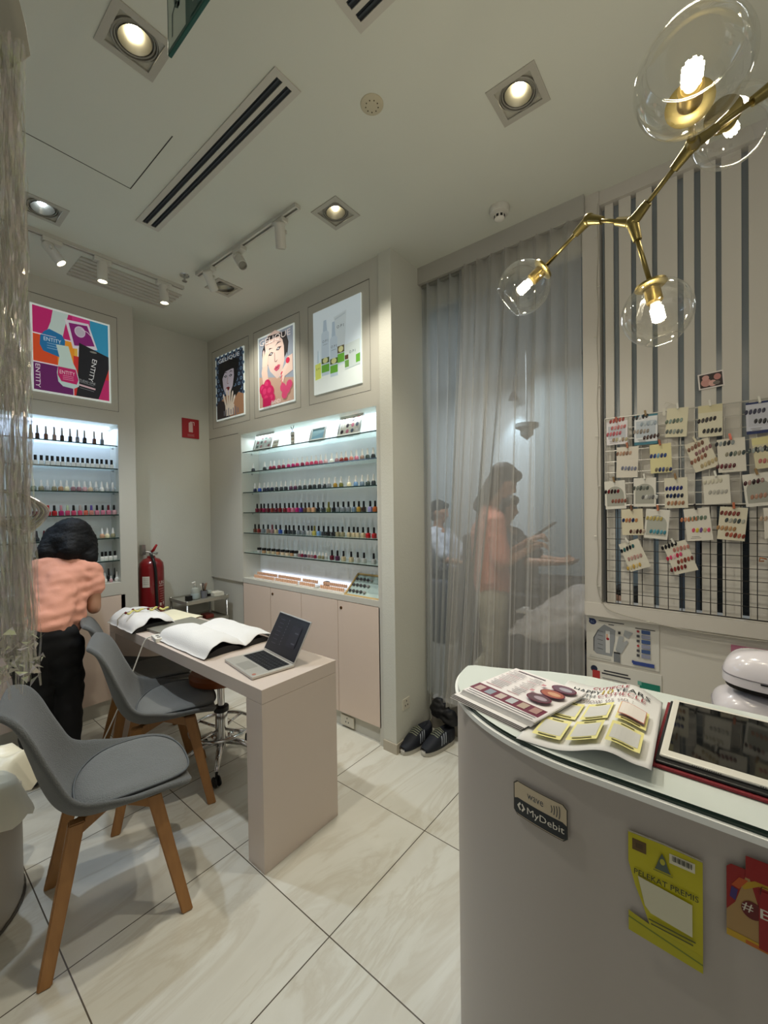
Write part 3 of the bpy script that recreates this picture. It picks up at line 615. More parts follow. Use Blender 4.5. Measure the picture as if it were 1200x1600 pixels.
row('R', SH_Z[3],
    sp('burgundy,burgundy,berry,burgundy,red-brown,burgundy,dark red,dark red,rose,pink,magenta,purple,brown,tan,peach,black,charcoal,olive/olive,black,grey,grey,grey,blue-grey,gold,dark brown,lavender,orange', 'black'),
    [201, 231, 253, 284, 315, 345, 373, 408, 440, 470, 501, 532, 562, 590, 624, 657, 697, 737, 777, 808, 848, 886, 928, 964, 1000, 1049, 1086], 'sq', 'fourth shelf', 'black-capped polishes on the fourth shelf of the right display', ZR)
row('R', SH_Z[4], sp('brown,red-brown,grey,taupe,mauve/dark red,champagne,blue,black,charcoal,charcoal,grey,grey,silver,silver,yellow/olive,light blue,charcoal,black,black,khaki,khaki,champagne,champagne,champagne,champagne,bright red,bright red', 'black'),
    [183, 211, 245, 280, 312, 341, 372, 414, 440, 473, 511, 546, 583, 608, 628, 660, 697, 732, 770, 803, 839, 887, 923, 953, 993, 1031, 1075], 'sq', 'fifth shelf', 'polishes on the fifth shelf of the right display', ZR)
row('R', SH_Z[5], sp('silver,tan,champagne,champagne,tan,beige,beige,tan,silver', 'black'), [212, 247, 282, 317, 352, 387, 422, 457, 487], 'jr', 'sixth shelf', 'black-lidded jars on the sixth shelf of the right display', ZR)
row('R', SH_Z[5], sp('mauve,berry,plum,mauve,mauve,berry,khaki,khaki,silver', 'white'), [512, 533, 557, 582, 605, 630, 662, 688, 713], 'mn', 'small-bottle row', 'small white-capped polishes on the sixth shelf of the right display', ZR)
row('R', SH_Z[5], sp('burgundy,plum,champagne,champagne,silver,silver,silver', 'black'), [757, 798, 843, 901, 950, 997, 1070], 'sq', 'lower right end', 'black-capped polishes at the right end of the sixth shelf', ZR)
SL = [1.955, 1.786, 1.62, 1.452, 1.284, 1.118]
row('L', SH_Z[0], sp('brown,brown,dark brown,brown,taupe,dark brown,black,grey,black,brown,grey', 'silver'), [60, 103, 154, 221, 286, 346, 409, 466, 521, 596, 657], 'tl', 'top shelf', 'slim silver-capped polishes on the top shelf of the left display', ZL)
row('L', SH_Z[1], sp(','.join(['milky white'] * 18), 'black'), [50, 95, 134, 181, 226, 266, 309, 348, 389, 430, 465, 503, 541, 578, 616, 651, 689, 728], 'wb', 'second shelf', 'black-capped milky bottles on the second shelf of the left display', ZL)
row('L', SH_Z[2], sp('green-grey,green-grey,khaki,pale grey,khaki,tan,cream,mauve,mauve,dusty pink,beige,pale grey,milky white,pale grey,pale grey', 'white'), [66, 116, 175, 224, 277, 328, 375, 425, 470, 515, 560, 604, 648, 690, 733], 'rd', 'third shelf', 'white-capped pale polishes on the third shelf of the left display', ZL)
row('L', SH_Z[3], sp('burgundy/silver,bright red,bright red/red,bright red,magenta/pink,rose/pale green,rose,rose/patterned,coral,salmon/purple,pink,pink,pink/dark red,dusty pink', 'black'), [120, 175, 225, 273, 326, 376, 424, 474, 519, 563, 607, 652, 696, 740], 'sq', 'fourth shelf', 'red and pink polishes on the fourth shelf of the left display', ZL)
row('L', SH_Z[4], sp('charcoal/dark grey,dark red/dark red,peach/white,cream/white,khaki/white', 'black'), [130, 189, 643, 683, 728], 'rd', 'fifth shelf', 'polishes beside the woman on the fifth shelf of the left display', ZL)
row('L', SH_Z[5], sp('charcoal,charcoal,charcoal,milky white,milky white,milky white,milky white', 'black'), [110, 145, 180, 640, 668, 702, 740], 'wb', 'sixth shelf', 'black-capped bottles on the sixth shelf of the left display', ZL)
row('L', .953, sp('milky white,milky white,dusty pink,milky white', 'white'), [612, 657, 705, 752], ['rd', 'rd', 'mn', 'rd'], 'sill', 'bottles on the sill of the left display', ZL)
row('L', .953, sp('charcoal,charcoal,charcoal', 'dark grey'), [632, 688, 738], 'tl', 'back of the sill', 'dark bottles at the back of the sill of the left display', ZL, off=.12)

# picture frames, sample cards and tip boxes in the right display
def swatch_frame(label, y0, y1, h, inner, cols, group='sample frames on the top shelf of the right display', tilt=.28, deep=.1):
    w = y0 - y1; T = thing('nail_sample_display', label, 'picture frame', (XC + .05, y0, SH_Z[0] + .001), -pi / 2, group)
    R = Matrix.Rotation(-tilt, 4, 'X'); e = .02; b = bmesh.new()
    for q in ((0, w, 0, e), (0, w, h - e, h), (0, e, e, h - e), (w - e, w, e, h - e)): box(b, q[0], q[1], 0, .012, q[2], q[3], .002, mt=R)
    mk('frame', b, mat('c9ccc6', .4), T); n = R @ Vector((0, -1, 0))
    c = Canvas(R @ Vector((e, .007, e)), (1, 0, 0), R @ Vector((0, 0, 1))); W_, H_ = w - 2 * e, h - 2 * e; c.rect(W_ / 2, H_ / 2, W_, H_, inner)
    for i in range(4):
        for j in range(3): 
            if cols: c.ell((i + .5 + random.uniform(-.1, .1)) * W_ / 4, (j + .5) * H_ / 3, W_ * .08, H_ * .12, cols[(i * 5 + j * 3) % len(cols)], n=10)
    if not cols:
        c.poly([(0, H_ * .2), (W_, H_ * .7), (W_, H_), (0, H_ * .8)], 'a9cdd4')
    c.build('sample_sheet', T, .3); mk('prop_stand', bx(w * .4, w * .6, .03, .034, 0, h * .5), M_DARK, T, rot=(.0, 0, 0))
yr = lambda x: onx(360 + x / 4.8, 790, XC + .05).y
swatch_frame('white sample frame at the left end of the top glass shelf', yr(170), yr(305), .15, 'b9c4ba', ['5a6a62', 'b08a88', 'd4d4cc', '8a5a5e'])
swatch_frame('small white frame holding pale blue card, right of the ribboned card', yr(590), yr(710), .12, '93bfd0', [])
swatch_frame('largest white sample frame, at the right end of top glass shelf', yr(800), yr(975), .165, 'cfcab8', ['3a2c34', 'c07080', '5c6470', 'e2ddd4'])
T = thing('sample_card', 'loose sample card beside the leftmost white frame on the top shelf', 'card', (XC + .05, yr(315), SH_Z[0] + .001), -pi / 2)
R = Matrix.Rotation(-.3, 4, 'X'); b = bmesh.new(); box(b, 0, .075, 0, .003, 0, .07, mt=R); mk('card', b, mat('d3d3c4', .5), T)
c = Canvas(R @ Vector((0, -.0005, 0)), (1, 0, 0), R @ Vector((0, 0, 1)))
for i in range(5):
    for j in range(2): c.ell(.01 + i * .014, .018 + j * .03, .0045, .009, ['7c6a58', 'b79a80', '5a5a50'][(i + j) % 3], n=8)
c.build('nail_samples', T)
T = thing('sample_card', 'narrow hanging sample card tied with black ribbon between two white frames', 'card', (XC + .05, yr(460), SH_Z[0] + .001), -pi / 2)
mk('card', bx(0, .045, 0, .004, 0, .1), mat('dfdcd0', .5), T); c = Canvas((0, -.0005, 0), (1, 0, 0), (0, 0, 1))
for i in range(2):
    for j in range(3): c.ell(.014 + i * .017, .018 + j * .026, .006, .009, 'a8886a' if j % 2 else '4c4a46', n=8)
c.build('nail_samples', T); mk('ribbon', tb([(.005, 0, .14), (.022, 0, .11), (.04, 0, .145)], .0025, 6), M_BLACK, T); mk('ribbon', tb([(.01, 0, .095), (.022, 0, .11), (.036, 0, .095)], .0025, 6), M_BLACK, T)
# nude tip boxes along the bottom of the right display
SILL = .90
def tipbox(label, y0, y1, x0=.03, rows=2, col='e2b696'):
    w = y0 - y1; T = thing('nail_tip_box', label, 'box', (XC + x0, y0, SILL + .0), -pi / 2, 'clear boxes of nude nail tips on the display sill')
    mk('tray', bx(0, w, 0, .055, 0, .008, .001), mat('e8e4dc', .3), T)
    n = max(3, int(w / .019)); b = meshof('tip', lambda: lathe([(0, .0), (.006, .001), (.0072, .012), (.0062, .022), (0, .026)], 10, sq=3))
    for j in range(rows):
        for i in range(n): part('nail_tip', b, mat(col, .3), T, loc=((i + .5) * w / n, .014 + j * .03, .008 + j * .02))
lab = ['leftmost', 'second', 'third', 'fourth']
for i, (a, b_) in enumerate(((175, 325), (332, 500))): tipbox('clear box of nude nail tips, %s along the front of the sill' % lab[i], yr(a), yr(b_))
tipbox('short clear box of nude nail tips beside the small black box', yr(515), yr(630))
tipbox('wide clear box of nude nail tips next to the wooden sample frame', yr(668), yr(850), rows=2)
T = thing('small_box', 'small black box lying on the nail tip boxes', 'box', (XC + .1, yr(650), SILL + .0), -pi / 2)
mk('box_body', bx(0, .035, 0, .03, 0, .045, .002), M_BLACK, T)
# wooden frame with dark tips, leaning at the right end of the sill
T = thing('wooden_sample_frame', 'leaning light wood frame of dark nail samples at the sill end', 'picture frame', (XC + .0, yr(870), SILL + .001), -pi / 2)
w, h, e = yr(870) - 1.65, .19, .012; R = Matrix.Rotation(radians(-48), 4, 'X'); R.translation = Vector((0, .012, 0)); b = bmesh.new()
for q in ((0, w, 0, e), (0, w, h - e, h), (0, e, e, h - e), (w - e, w, e, h - e)): box(b, q[0], q[1], 0, .014, q[2], q[3], .002, mt=R)
mk('frame', b, wood('c2a468', 'a88850', 10, 0), T)
c = Canvas(R @ Vector((e, .008, e)), (1, 0, 0), R @ Vector((0, 0, 1))); c.rect((w - 2 * e) / 2, (h - 2 * e) / 2, w - 2 * e, h - 2 * e, 'aebfb8'); c.build('backing_sheet', T, .2)
b = meshof('tip2', lambda: lathe([(0, .0), (.010, .001), (.011, .006), (.008, .010), (0, .011)], 12))
for j in range(3):
    for i in range(5): part('dark_nail_sample', b, mat('3c3a3c' if i < 4 else '8a8a86', .3), T, loc=R @ Vector((.03 + i * .032, .004, .04 + j * .05)), rot=(radians(42), 0, 0))

# ================================================= manicure desk and what lies on it
DX0, DX1, DY0, DY1, DZ = .975, 1.39, 1.432, 3.12, .75
T = thing('manicure_desk', 'long pale pink laminate desk with thick slab end near the camera', 'desk', (DX0, DY0, 0)); Wd, Ld = DX1 - DX0, DY1 - DY0
mk('desktop', bx(0, Wd, 0, Ld, DZ - .058, DZ, .0015), M_DESK, T)
mk('end_panel', bx(.0, Wd, 0.0, .112, 0, DZ - .059, .0015), M_DESK, T)
mk('end_panel', bx(.0, Wd, Ld - .1, Ld, 0, DZ - .059, .0015), M_DESK, T)
# laptop, open
a, b_, c_, d_ = onz(351.6, 1031, DZ + .012), onz(392.6, 1058.4, DZ + .012), onz(459, 1038, DZ + .012), onz(415.8, 1012, DZ + .012)
ctr = (a + b_) / 2; ang = math.atan2(b_.y - a.y, b_.x - a.x); LW = .30; LD = .205
T = thing('laptop', 'open silver laptop with dark screen standing on the near end of desk', 'laptop', (ctr.x, ctr.y, DZ), ang)
# local x along the front edge, y towards the screen
mk('base', bx(-LW / 2, LW / 2, 0, LD, .002, .014, .003), mat('c3bfb6', .35, .5), T)
k = mk('keyboard', bx(-LW / 2 + .02, LW / 2 - .02, .085, .19, .0138, .0146), mat('1c1c1e', .5), T)
me = meshof('key', lambda: bx(-.0072, .0072, -.0068, .0068, 0, .0018, .0006))
for r in range(5):
    for q in range(13): part('key', me, mat('101012', .45), k, loc=(-.12 + q * .02 + .001 * r, .098 + r * .0205, .0146))
mk('touchpad', bx(-.05, .05, .012, .075, .0136, .0143), mat('a9a69e', .3, .4), T)
mk('round_sticker', lathe([(0, .0148), (.009, .0148), (.009, .0138)], 18, off=(LW / 2 - .025, .02, 0)), mat('a86a58', .5), T)
scr = mk('screen_lid', bx(-LW / 2, LW / 2, 0, .006, 0, .2, .002), mat('c3bfb6', .35, .5), T, loc=(0, LD - .004, .016), rot=(radians(-29), 0, 0))
cc = Canvas((-LW / 2 + .004, -.0004, .006), (1, 0, 0), (0, 0, 1)); cc.rect(.146, .094, .292, .188, '121214'); cc.rect(.146, .094, .276, .168, '1c1c20')
for i in range(7): cc.rect(.06, .16 - i * .02, .04, .004, '3c3c44')
for i in range(9): cc.rect(.12, .165 - i * .015, .004, .007, '5a5a62')
cc.rect(.21, .1, .08, .1, '242329'); cc.rect(.225, .12, .03, .006, '4a4a52'); cc.rect(.225, .07, .03, .006, '4a4a52'); cc.build('display', scr, .4)
# closed grey laptop
T = thing('closed_laptop', 'closed grey laptop lying flat between the two towel rests', 'laptop', (1.19, 2.62, DZ), radians(4))
mk('body', bx(-.15, .15, -.11, .11, .001, .012, .004), mat('8d8b80', .4, .4), T); mk('lid', bx(-.15, .15, -.11, .11, .0125, .017, .002), mat('98968b', .38, .4), T)

def cloth(fn, nu, nv, m, th=.006, sub=1, name='towel', parent=None):
    bm = bmesh.new(); grid(bm, fn, nu, nv); o = mk(name, bm, m, parent, smooth=True); solid(o, th, sub, off=1); return applied(o)
M_TOWEL = mat('e6e5e2', .9, bump=.6, bscale=300, sheen=.3)
def arm_rest(label, x0, x1, y0, y1, h, seed, lobes):
    T = thing('hand_rest', label, 'hand rest', ((x0 + x1) / 2, (y0 + y1) / 2, DZ)); hx, hy = (x1 - x0) / 2, (y1 - y0) / 2
    b = bmesh.new()
    for (cx, cw, hh) in lobes: 
        pts = [(cx * hx, -hy * .96, h * .42 * hh), (cx * hx, hy * .96, h * .42 * hh)]; prof = []
        q = [(-cw * hx, 0.001), (cw * hx, .001), (cw * hx * .85, h * .2 * hh), (cw * hx * .4, h * .45 * hh), (0, h * .5 * hh), (-cw * hx * .4, h * .45 * hh), (-cw * hx * .85, h * .2 * hh)]
        R = Matrix(((1, 0, 0, cx * hx), (0, 0, 1, 0), (0, 1, 0, 0), (0, 0, 0, 1))); prism(b, q, -hy * .95, hy * .95, mt=R)
    mk('foam_core', b, M_BLACK, T)
    def f(u, v):
        x = (u * 2 - 1) * 1.04; y = (v * 2 - 1); z = .003
        for (cx, cw, hh) in lobes:
            d = (x - cx) / cw; z = max(z, h * hh * max(0, 1 - abs(d) ** 3.2) ** .55 if abs(d) < 1 else 0)
        n = noise.noise(Vector((x * 2.2 + seed, y * 3 + seed, 0))) ; edge = abs(y) ** 6
        z += .007 * n + edge * .006 * sin(x * 13 + seed); z *= 1 - .6 * abs(y) ** 9 * (.6 + .4 * sin(x * 4 + seed))
        return Vector((x * hx + .004 * n, y * hy * (1 + .05 * sin(x * 7 + seed)) , max(z, .003) + .001))
    cloth(f, 36, 30, M_TOWEL, .004, 1, 'towel', T); return T
arm_rest('two-lobed hand rest under a bright white towel beside the laptop', 1.0, 1.40, 1.93, 2.44, .075, 1.3, [(-.45, .52, 1), (.5, .48, .8)])
T = arm_rest('white towel-wrapped hand rest at far end of desk', .955, 1.21, 2.68, 3.1, .08, 5.1, [(0, .98, 1)])
mk('strap', tb([(-.1275, .03, .003), (-.125, .03, .05), (-.09, .03, .083), (0, .03, .092), (.09, .03, .083), (.125, .03, .05), (.1275, .03, .003)], .0035, 6), mat('a8a294', .7), T)
T = thing('paper_sheet', 'cream paper towel lying flat behind the far hand rest', 'paper', (1.305, 2.9, DZ), radians(5))
b = bmesh.new(); grid(b, lambda u, v: Vector(((u - .5) * .17, (v - .5) * .36, .003 + .004 * (sin(u * 9) * cos(v * 7) + 1))), 14, 20); q = mk('sheet', b, mat('e2dcc0', .8), T, smooth=True); solid(q, .0015)
# yellow practice fingers
T = thing('nail_tool', 'pale yellow loops with dark red tips lying on the far towel', 'nail tool', (1.08, 2.86, DZ + .088))
for k, (px_, py_, a_) in enumerate(((-.09, -.03, .5), (-.03, .0, -.4), (.04, -.04, .2), (.09, -.08, -.7))):
    pts = [Vector((px_ + .05 * t * cos(a_), py_ + .05 * t * sin(a_), .004 + .012 * sin(t * 3) ** 2)) for t in [i / 6 - .5 for i in range(13)][:8]]
    mk('loop', tb(pts, .006, 8), mat('cfc878', .5), T, smooth=True)
    mk('red_tip', lathe([(0, -.008), (.007, -.004), (.008, .004), (0, .01)], 12, off=pts[0]), mat('6a1020', .3), T, smooth=True)
# power strip with cable to the floor
T = thing('power_adaptor', 'white power adaptor on desk edge with cable dropping to floor', 'power adaptor', (1.005, 2.475, DZ), radians(80))
mk('adaptor_body', bx(-.07, .03, -.022, .022, .0, .022, .003), mat('d5d2c8', .4), T)
for s in (-.045, -.01): mk('socket', lathe([(0, .0235), (.009, .0235), (.0095, .0215)], 14, off=(s, 0, 0)), mat('4a4a48', .5), T)
pts = [(.985, 2.5, .765), (.96, 2.52, .745), (.93, 2.535, .66), (.87, 2.545, .5), (.80, 2.56, .33), (.72, 2.58, .16), (.66, 2.6, .03), (.68, 2.72, .005), (.78, 2.86, .005), (.82, 2.98, .005), (.72, 3.02, .005), (.66, 2.94, .005), (.7, 2.8, .005)]
def smoothpts(p, n=8):
    p = [Vector(q) for q in p]; out = []
    for i in range(len(p) - 1):
        a, b, c, d = p[max(i - 1, 0)], p[i], p[i + 1], p[min(i + 2, len(p) - 1)]
        for k in range(n):
            t = k / n; out.append(.5 * ((2 * b) + (c - a) * t + (2 * a - 5 * b + 4 * c - d) * t * t + (3 * b - a - 3 * c + d) * t ** 3))
    return out + [p[-1]]
tag(mk('power_cable', tb(smoothpts(pts), .0035, 8), mat('d6d3c9', .5), None, smooth=True), 'white cable hanging from the desk edge and curling on the floor', 'cable')

# ================================================= shell chairs
def chair(label, x, y, rz, worn=False):
    T = thing('shell_chair', label, 'chair', (x, y, 0), rz, 'grey felt shell chairs at the manicure desk')
    # profile in the chair's own xz plane (x forward), half width, wing height
    prof = [(.262, .425, .15, .012), (.252, .447, .19, .016), (.17, .458, .22, .03), (.05, .44, .232, .058), (-.06, .434, .232, .096), (-.13, .475, .226, .10), (-.17, .55, .216, .075), (-.2, .66, .206, .05), (-.226, .76, .198, .035), (-.252, .825, .18, .02), (-.29, .852, .14, .01)]
    from mathutils.geometry import interpolate_bezier
    def samp(v):
        t = v * (len(prof) - 1); i = min(int(t), len(prof) - 2); f = t - i; P = [prof[max(i - 1, 0)], prof[i], prof[i + 1], prof[min(i + 2, len(prof) - 1)]]
        return [.5 * (2 * P[1][k] + (P[2][k] - P[0][k]) * f + (2 * P[0][k] - 5 * P[1][k] + 4 * P[2][k] - P[3][k]) * f * f + (3 * P[1][k] - P[0][k] - 3 * P[2][k] + P[3][k]) * f ** 3) for k in range(4)]
    def nrm(v):
        a, b = samp(max(0, v - .01)), samp(min(1, v + .01)); d = Vector((b[0] - a[0], 0, b[1] - a[1])).normalized(); return Vector((-d.z, 0, d.x)) * -1
    def f(u, v):
        s = u * 2 - 1; px_, pz_, w, k = samp(v); n = nrm(v); n = -n if n.z < 0 and v < .3 else n
        n = Vector((.0, 0, 1)).lerp(Vector((.75, 0, .3)), min(1, max(0, (v - .35) / .3)))
        rise = k * 1.2 * abs(s) ** 2.6
        return Vector((px_, s * w, pz_)) + n * rise
    b = bmesh.new(); grid(b, f, 16, 30); sh = mk('seat_shell', b, M_FELT, T, smooth=True); solid(sh, .022, 1, off=-1); applied(sh)
    for p in sh.data.polygons: p.use_smooth = True
    def g(u, v):
        a = u * 2 * pi; r = v; sx = abs(cos(a)) ** .75 * (1 if cos(a) > 0 else -1); sy = abs(sin(a)) ** .75 * (1 if sin(a) > 0 else -1)
        xx = .085 + .188 * r * sx; yy = .197 * r * sy; base = .462 + .035 * (abs(yy) / .2) ** 2.6
        return Vector((xx, yy, base + .024 * (1 - r ** 8) - (.006 if v > .97 else 0)))
    b = bmesh.new(); grid(b, g, 40, 12); bmesh.ops.remove_doubles(b, verts=b.verts, dist=1e-5); mk('seat_cushion', b, mat('707372', .95, bump=.8, bscale=260, mottle=.1, mscale=14, sheen=.2), T, smooth=True)
    mk('cushion_piping', tb([g(i / 40, 1) + Vector((0, 0, .006)) for i in range(40)], .0035, 6, closed=True), mat('595d5f', .9), T, smooth=True)
    for sx in (-1, 1):
        for sy in (-1, 1):
            b = bmesh.new(); top = Vector((.02 + sx * .115, sy * .12, .425)); bot = Vector((.02 + sx * .205, sy * .215, 0)); ax, ay = (.024, .019), (.019, .014)
            vs = [b.verts.new(p) for p in [top + Vector((i * ax[0], j * ax[1], 0)) for i, j in ((-1, -1), (1, -1), (1, 1), (-1, 1))] + [bot + Vector((i * ay[0], j * ay[1], 0)) for i, j in ((-1, -1), (1, -1), (1, 1), (-1, 1))]]
            for q in ((0, 1, 2, 3), (7, 6, 5, 4), (0, 4, 5, 1), (1, 5, 6, 2), (2, 6, 7, 3), (3, 7, 4, 0)): b.faces.new([vs[i] for i in q])
            bmesh.ops.bevel(b, geom=list(b.edges), offset=.004, segments=2, affect='EDGES'); mk('leg', b, M_WOOD, T)
    for s in (-1, 1):
        b = bmesh.new(); box(b, -.17, .17, -.016, .016, .375, .42, .004, mt=Matrix.Translation((.02, 0, 0)) @ Matrix.Rotation(s * radians(45), 4, 'Z')); mk('cross_rail', b, M_WOOD, T)
    return T
chair('grey shell chair nearest the camera, empty, in the left foreground', .545, 1.80, radians(-14))
chair('middle grey shell chair, tucked under the desk beside the chrome stool', .93, 2.28, radians(-22))
chair('grey shell chair farthest along the desk, mostly behind the middle one', 1.03, 2.77, radians(-14))
# rolling stool
T = thing('rolling_stool', 'chrome rolling stool with foot ring and orange-brown seat under the desk', 'stool', (1.27, 2.27, 0), .3)
mk('seat', lathe([(0, .49), (.15, .49), (.168, .5), (.17, .53), (.155, .55), (0, .552)], 32), mat('7a3e16', .35), T, smooth=40)
mk('gas_column', lathe([(.034, .1), (.034, .3), (.02, .302), (.02, .485), (.05, .488)], 20), M_CHROME, T, smooth=40)
mk('collar', lathe([(.035, .3), (.042, .305), (.042, .33), (.03, .335)], 20), M_BLACK, T, smooth=40)
mk('foot_ring', tb([(.17 * cos(a * pi / 20), .17 * sin(a * pi / 20), .21) for a in range(40)], .010, 10, closed=True), M_CHROME, T, smooth=True)
for k in range(4): a = k * pi / 2; mk('ring_spoke', tb([(.03 * cos(a), .03 * sin(a), .2), (.165 * cos(a), .165 * sin(a), .21)], .008, 8), M_CHROME, T, smooth=True)
for k in range(5):
    a = k * 2 * pi / 5; d = Vector((cos(a), sin(a), 0)); lg = mk('base_leg', tb([d * .02 + Vector((0, 0, .13)), d * .12 + Vector((0, 0, .12)), d * .22 + Vector((0, 0, .075))], [.02, .017, .012], 10), M_CHROME, T, smooth=True)
    b = bmesh.new(); R = Matrix.Translation(d * .225 + Vector((0, 0, .028))) @ Matrix.Rotation(a + .6, 4, 'Z') @ Matrix.Rotation(pi / 2, 4, 'X')
    for s in (-.016, .008): lathe([(0, s), (.026, s), (.028, s + .004), (.026, s + .009), (0, s + .009)], 18, bm=b, mt=R)
    tube(b, [d * .222 + Vector((0, 0, .075)), d * .225 + Vector((0, 0, .03))], .007, 8); mk('caster', b, M_BLACK, lg, smooth=40)

# trolley in the corner
TX0, TX1, TY0, TY1, TZ = 1.57, 1.93, 3.3, 3.6, .735
T = thing('trolley', 'small grey metal trolley with two shelves in the far corner', 'trolley', (TX0, TY0, 0)); w, d = TX1 - TX0, TY1 - TY0
M_TR = mat('a8a69a', .35, .5)
for z, nm in ((TZ, 'top_shelf'), (.56, 'lower_shelf'), (.25, 'lower_shelf')):
    b = bmesh.new(); box(b, 0, w, 0, d, z - .012, z - .006); box(b, 0, w, -.003, .003, z - .02, z + .006); box(b, 0, w, d - .003, d + .003, z - .02, z + .006); box(b, -.003, .003, 0, d, z - .02, z + .006); box(b, w - .003, w + .003, 0, d, z - .02, z + .006); mk(nm, b, M_TR, T)
for x in (.008, w - .008):
    for y in (.008, d - .008): mk('post', tb([(x, y, .03), (x, y, TZ + .01)], .009, 10), M_STEEL, T, smooth=True)
    
def sit(nm, label, cat, x, y, z=TZ - .005): return thing(nm, label, cat, (x, y, z))
T = sit('pump_bottle', 'clear pump bottle with pale label on the corner trolley', 'bottle', 1.70, 3.42)
mk('bottle_body', lathe([(0, 0), (.033, 0), (.035, .003), (.035, .075), (.03, .09), (.012, .098), (.012, .108)], 20), mat('b4b9b0', .2, alpha=.75), T, smooth=40)
mk('label_band', lathe([(.0355, .008), (.0358, .01), (.0358, .05), (.0355, .052)], 20), mat('a9b6b4', .5), T, smooth=40)
mk('pump_head', tb([(0, 0, .106), (0, 0, .135), (0, 0, .14), (-.03, -.004, .138)], [.009, .006, .008, .005], 10), M_PLASTIC, T, smooth=True)
T = sit('small_box', 'small black box left of the pump bottle', 'box', 1.635, 3.4); mk('box_body', bx(-.022, .022, -.02, .02, 0, .04, .002), M_BLACK, T)
T = sit('brush_cup', 'grey cup holding brushes beside the pump bottle', 'cup', 1.775, 3.42)
mk('cup_body', lathe([(0, 0), (.026, 0), (.028, .06), (.026, .06), (.024, .004), (0, .004)], 18), mat('74767c', .5), T, smooth=40)
for k, (a, c_) in enumerate(((.2, '8a6a54'), (1.5, '3c342e'), (3.1, 'c8c4b8'), (4.5, '6e5a50'))): mk('brush', tb([(0, 0, .01), (.02 * cos(a), .02 * sin(a), .09), (.026 * cos(a), .026 * sin(a), .12)], [.003, .005, .009], 8), mat(c_, .5), T, smooth=True)
T = sit('cream_jar', 'squat jar with black band on the trolley', 'jar', 1.835, 3.45)
mk('jar_body', lathe([(0, 0), (.024, 0), (.024, .022), (.02, .024)], 18), M_BLACK, T, smooth=40); mk('jar_lid', lathe([(.0235, .022), (.0235, .045), (.02, .047), (0, .047)], 18), mat('a9b2ac', .3), T, smooth=40)
T = sit('folded_cloth', 'folded white cloth at the right of the trolley top', 'cloth', 1.885, 3.42)
b = bmesh.new()
for k in range(4): box(b, -.045, .045, -.06 + .004 * k, .06 - .003 * k, k * .008, k * .008 + .0075, .003)
mk('fold', b, mat('d6d3c4', .9), T)
for k, (x, c_) in enumerate(((1.62, '2c2c30'), (1.7, 'b8b4a8'), (1.8, '8a3a30'))):
    T = sit('storage_box', 'low %s on the middle shelf of the trolley' % ('black box', 'white box', 'reddish box')[k], 'box', x, 3.42, .555); mk('box_body', bx(-.035, .035, -.05, .05, 0, .03, .002), mat(c_, .6), T)

# fire extinguisher hung on the back wall
T = thing('fire_extinguisher', 'red fire extinguisher on the wall between left display and trolley', 'fire extinguisher', (1.405, 3.535, .62))
mk('cylinder', lathe([(0, 0), (.075, .004), (.088, .02), (.09, .04), (.09, .40), (.084, .44), (.06, .468), (.03, .48), (.028, .495)], 32), mat('760e14', .3, coat=.4), T, smooth=40)
mk('valve', tb([(0, 0, .49), (0, 0, .53)], .014, 12), M_STEEL, T, smooth=True)
mk('squeeze_handle', tb([(0, 0, .525), (.005, -.03, .54), (.018, -.06, .585)], [.010, .011, .008], 10), mat('9c1a20', .4), T, smooth=True)
mk('carry_handle', tb([(-.045, -.01, .53), (0, 0, .522), (.04, -.03, .515)], .006, 8), M_STEEL, T, smooth=True)
mk('gauge', lathe([(0, -.004), (.012, -.003), (.012, .004)], 14), M_STEEL, T, loc=(.03, -.02, .512), rot=(pi / 2, 0, 0))
mk('hose', tb(smoothpts([(-.005, -.015, .5), (-.02, -.09, .47), (-.012, -.105, .38), (-.005, -.1, .2), (0, -.1, .05)], 6), .011, 10), M_BLACK, T, smooth=True)
mk('wall_bracket', bx(-.045, -.015, .06, .10, .50, .58), M_STEEL, T)
def cyl_canvas(R0): return lambda a, b_, k: Vector(((R0 + k) * sin(a / R0), -(R0 + k) * cos(a / R0), b_))
c = C2((0, 0, 0), (1, 0, 0), (0, 0, 1), warp=cyl_canvas(.0905)); c.text('UNI', .048, .285, .028, 'd8d0c8', w=.052)
c.rect(.048, .26, .06, .005, 'c8b4ac')
for i in range(9): c.rect(.045 + .004 * (i % 3), .235 - i * .019, .05 - .008 * (i % 2), .004, 'b08078')
c.rect(.03, .115, .016, .022, 'c8b4ac'); c.rect(.06, .12, .014, .022, 'c8b4ac'); c.k += 2; c.rect(-.075, .3, .055, .085, 'cfcabc')
for i in range(4): c.rect(-.075, .325 - i * .014, .04, .0022, '7a766c')
c.build('instruction_label', T)

# ================================================= people
def capsule(bm, p0, r0, p1, r1, seg=16):
    p0, p1 = Vector(p0), Vector(p1); d = (p1 - p0); L = max(d.length, 1e-4); d = d / L; pts = []; rs = []
    for k in range(5): a = pi / 2 * (1 - k / 4); pts.append(p0 - d * r0 * sin(a)); rs.append(max(r0 * cos(a), 1e-4))
    for k in range(5): a = pi / 2 * k / 4; pts.append(p1 + d * r1 * sin(a)); rs.append(max(r1 * cos(a), 1e-4))
    u, w = frame_of(d); rings = [[bm.verts.new(p + (u * cos(2 * pi * k / seg) + w * sin(2 * pi * k / seg)) * r) for k in range(seg)] for p, r in zip(pts, rs)]
    for a, b in zip(rings, rings[1:]):
        for k in range(seg): bm.faces.new((a[k], a[(k + 1) % seg], b[(k + 1) % seg], b[k]))
    bm.faces.new(rings[0]); bm.faces.new(rings[-1][::-1])
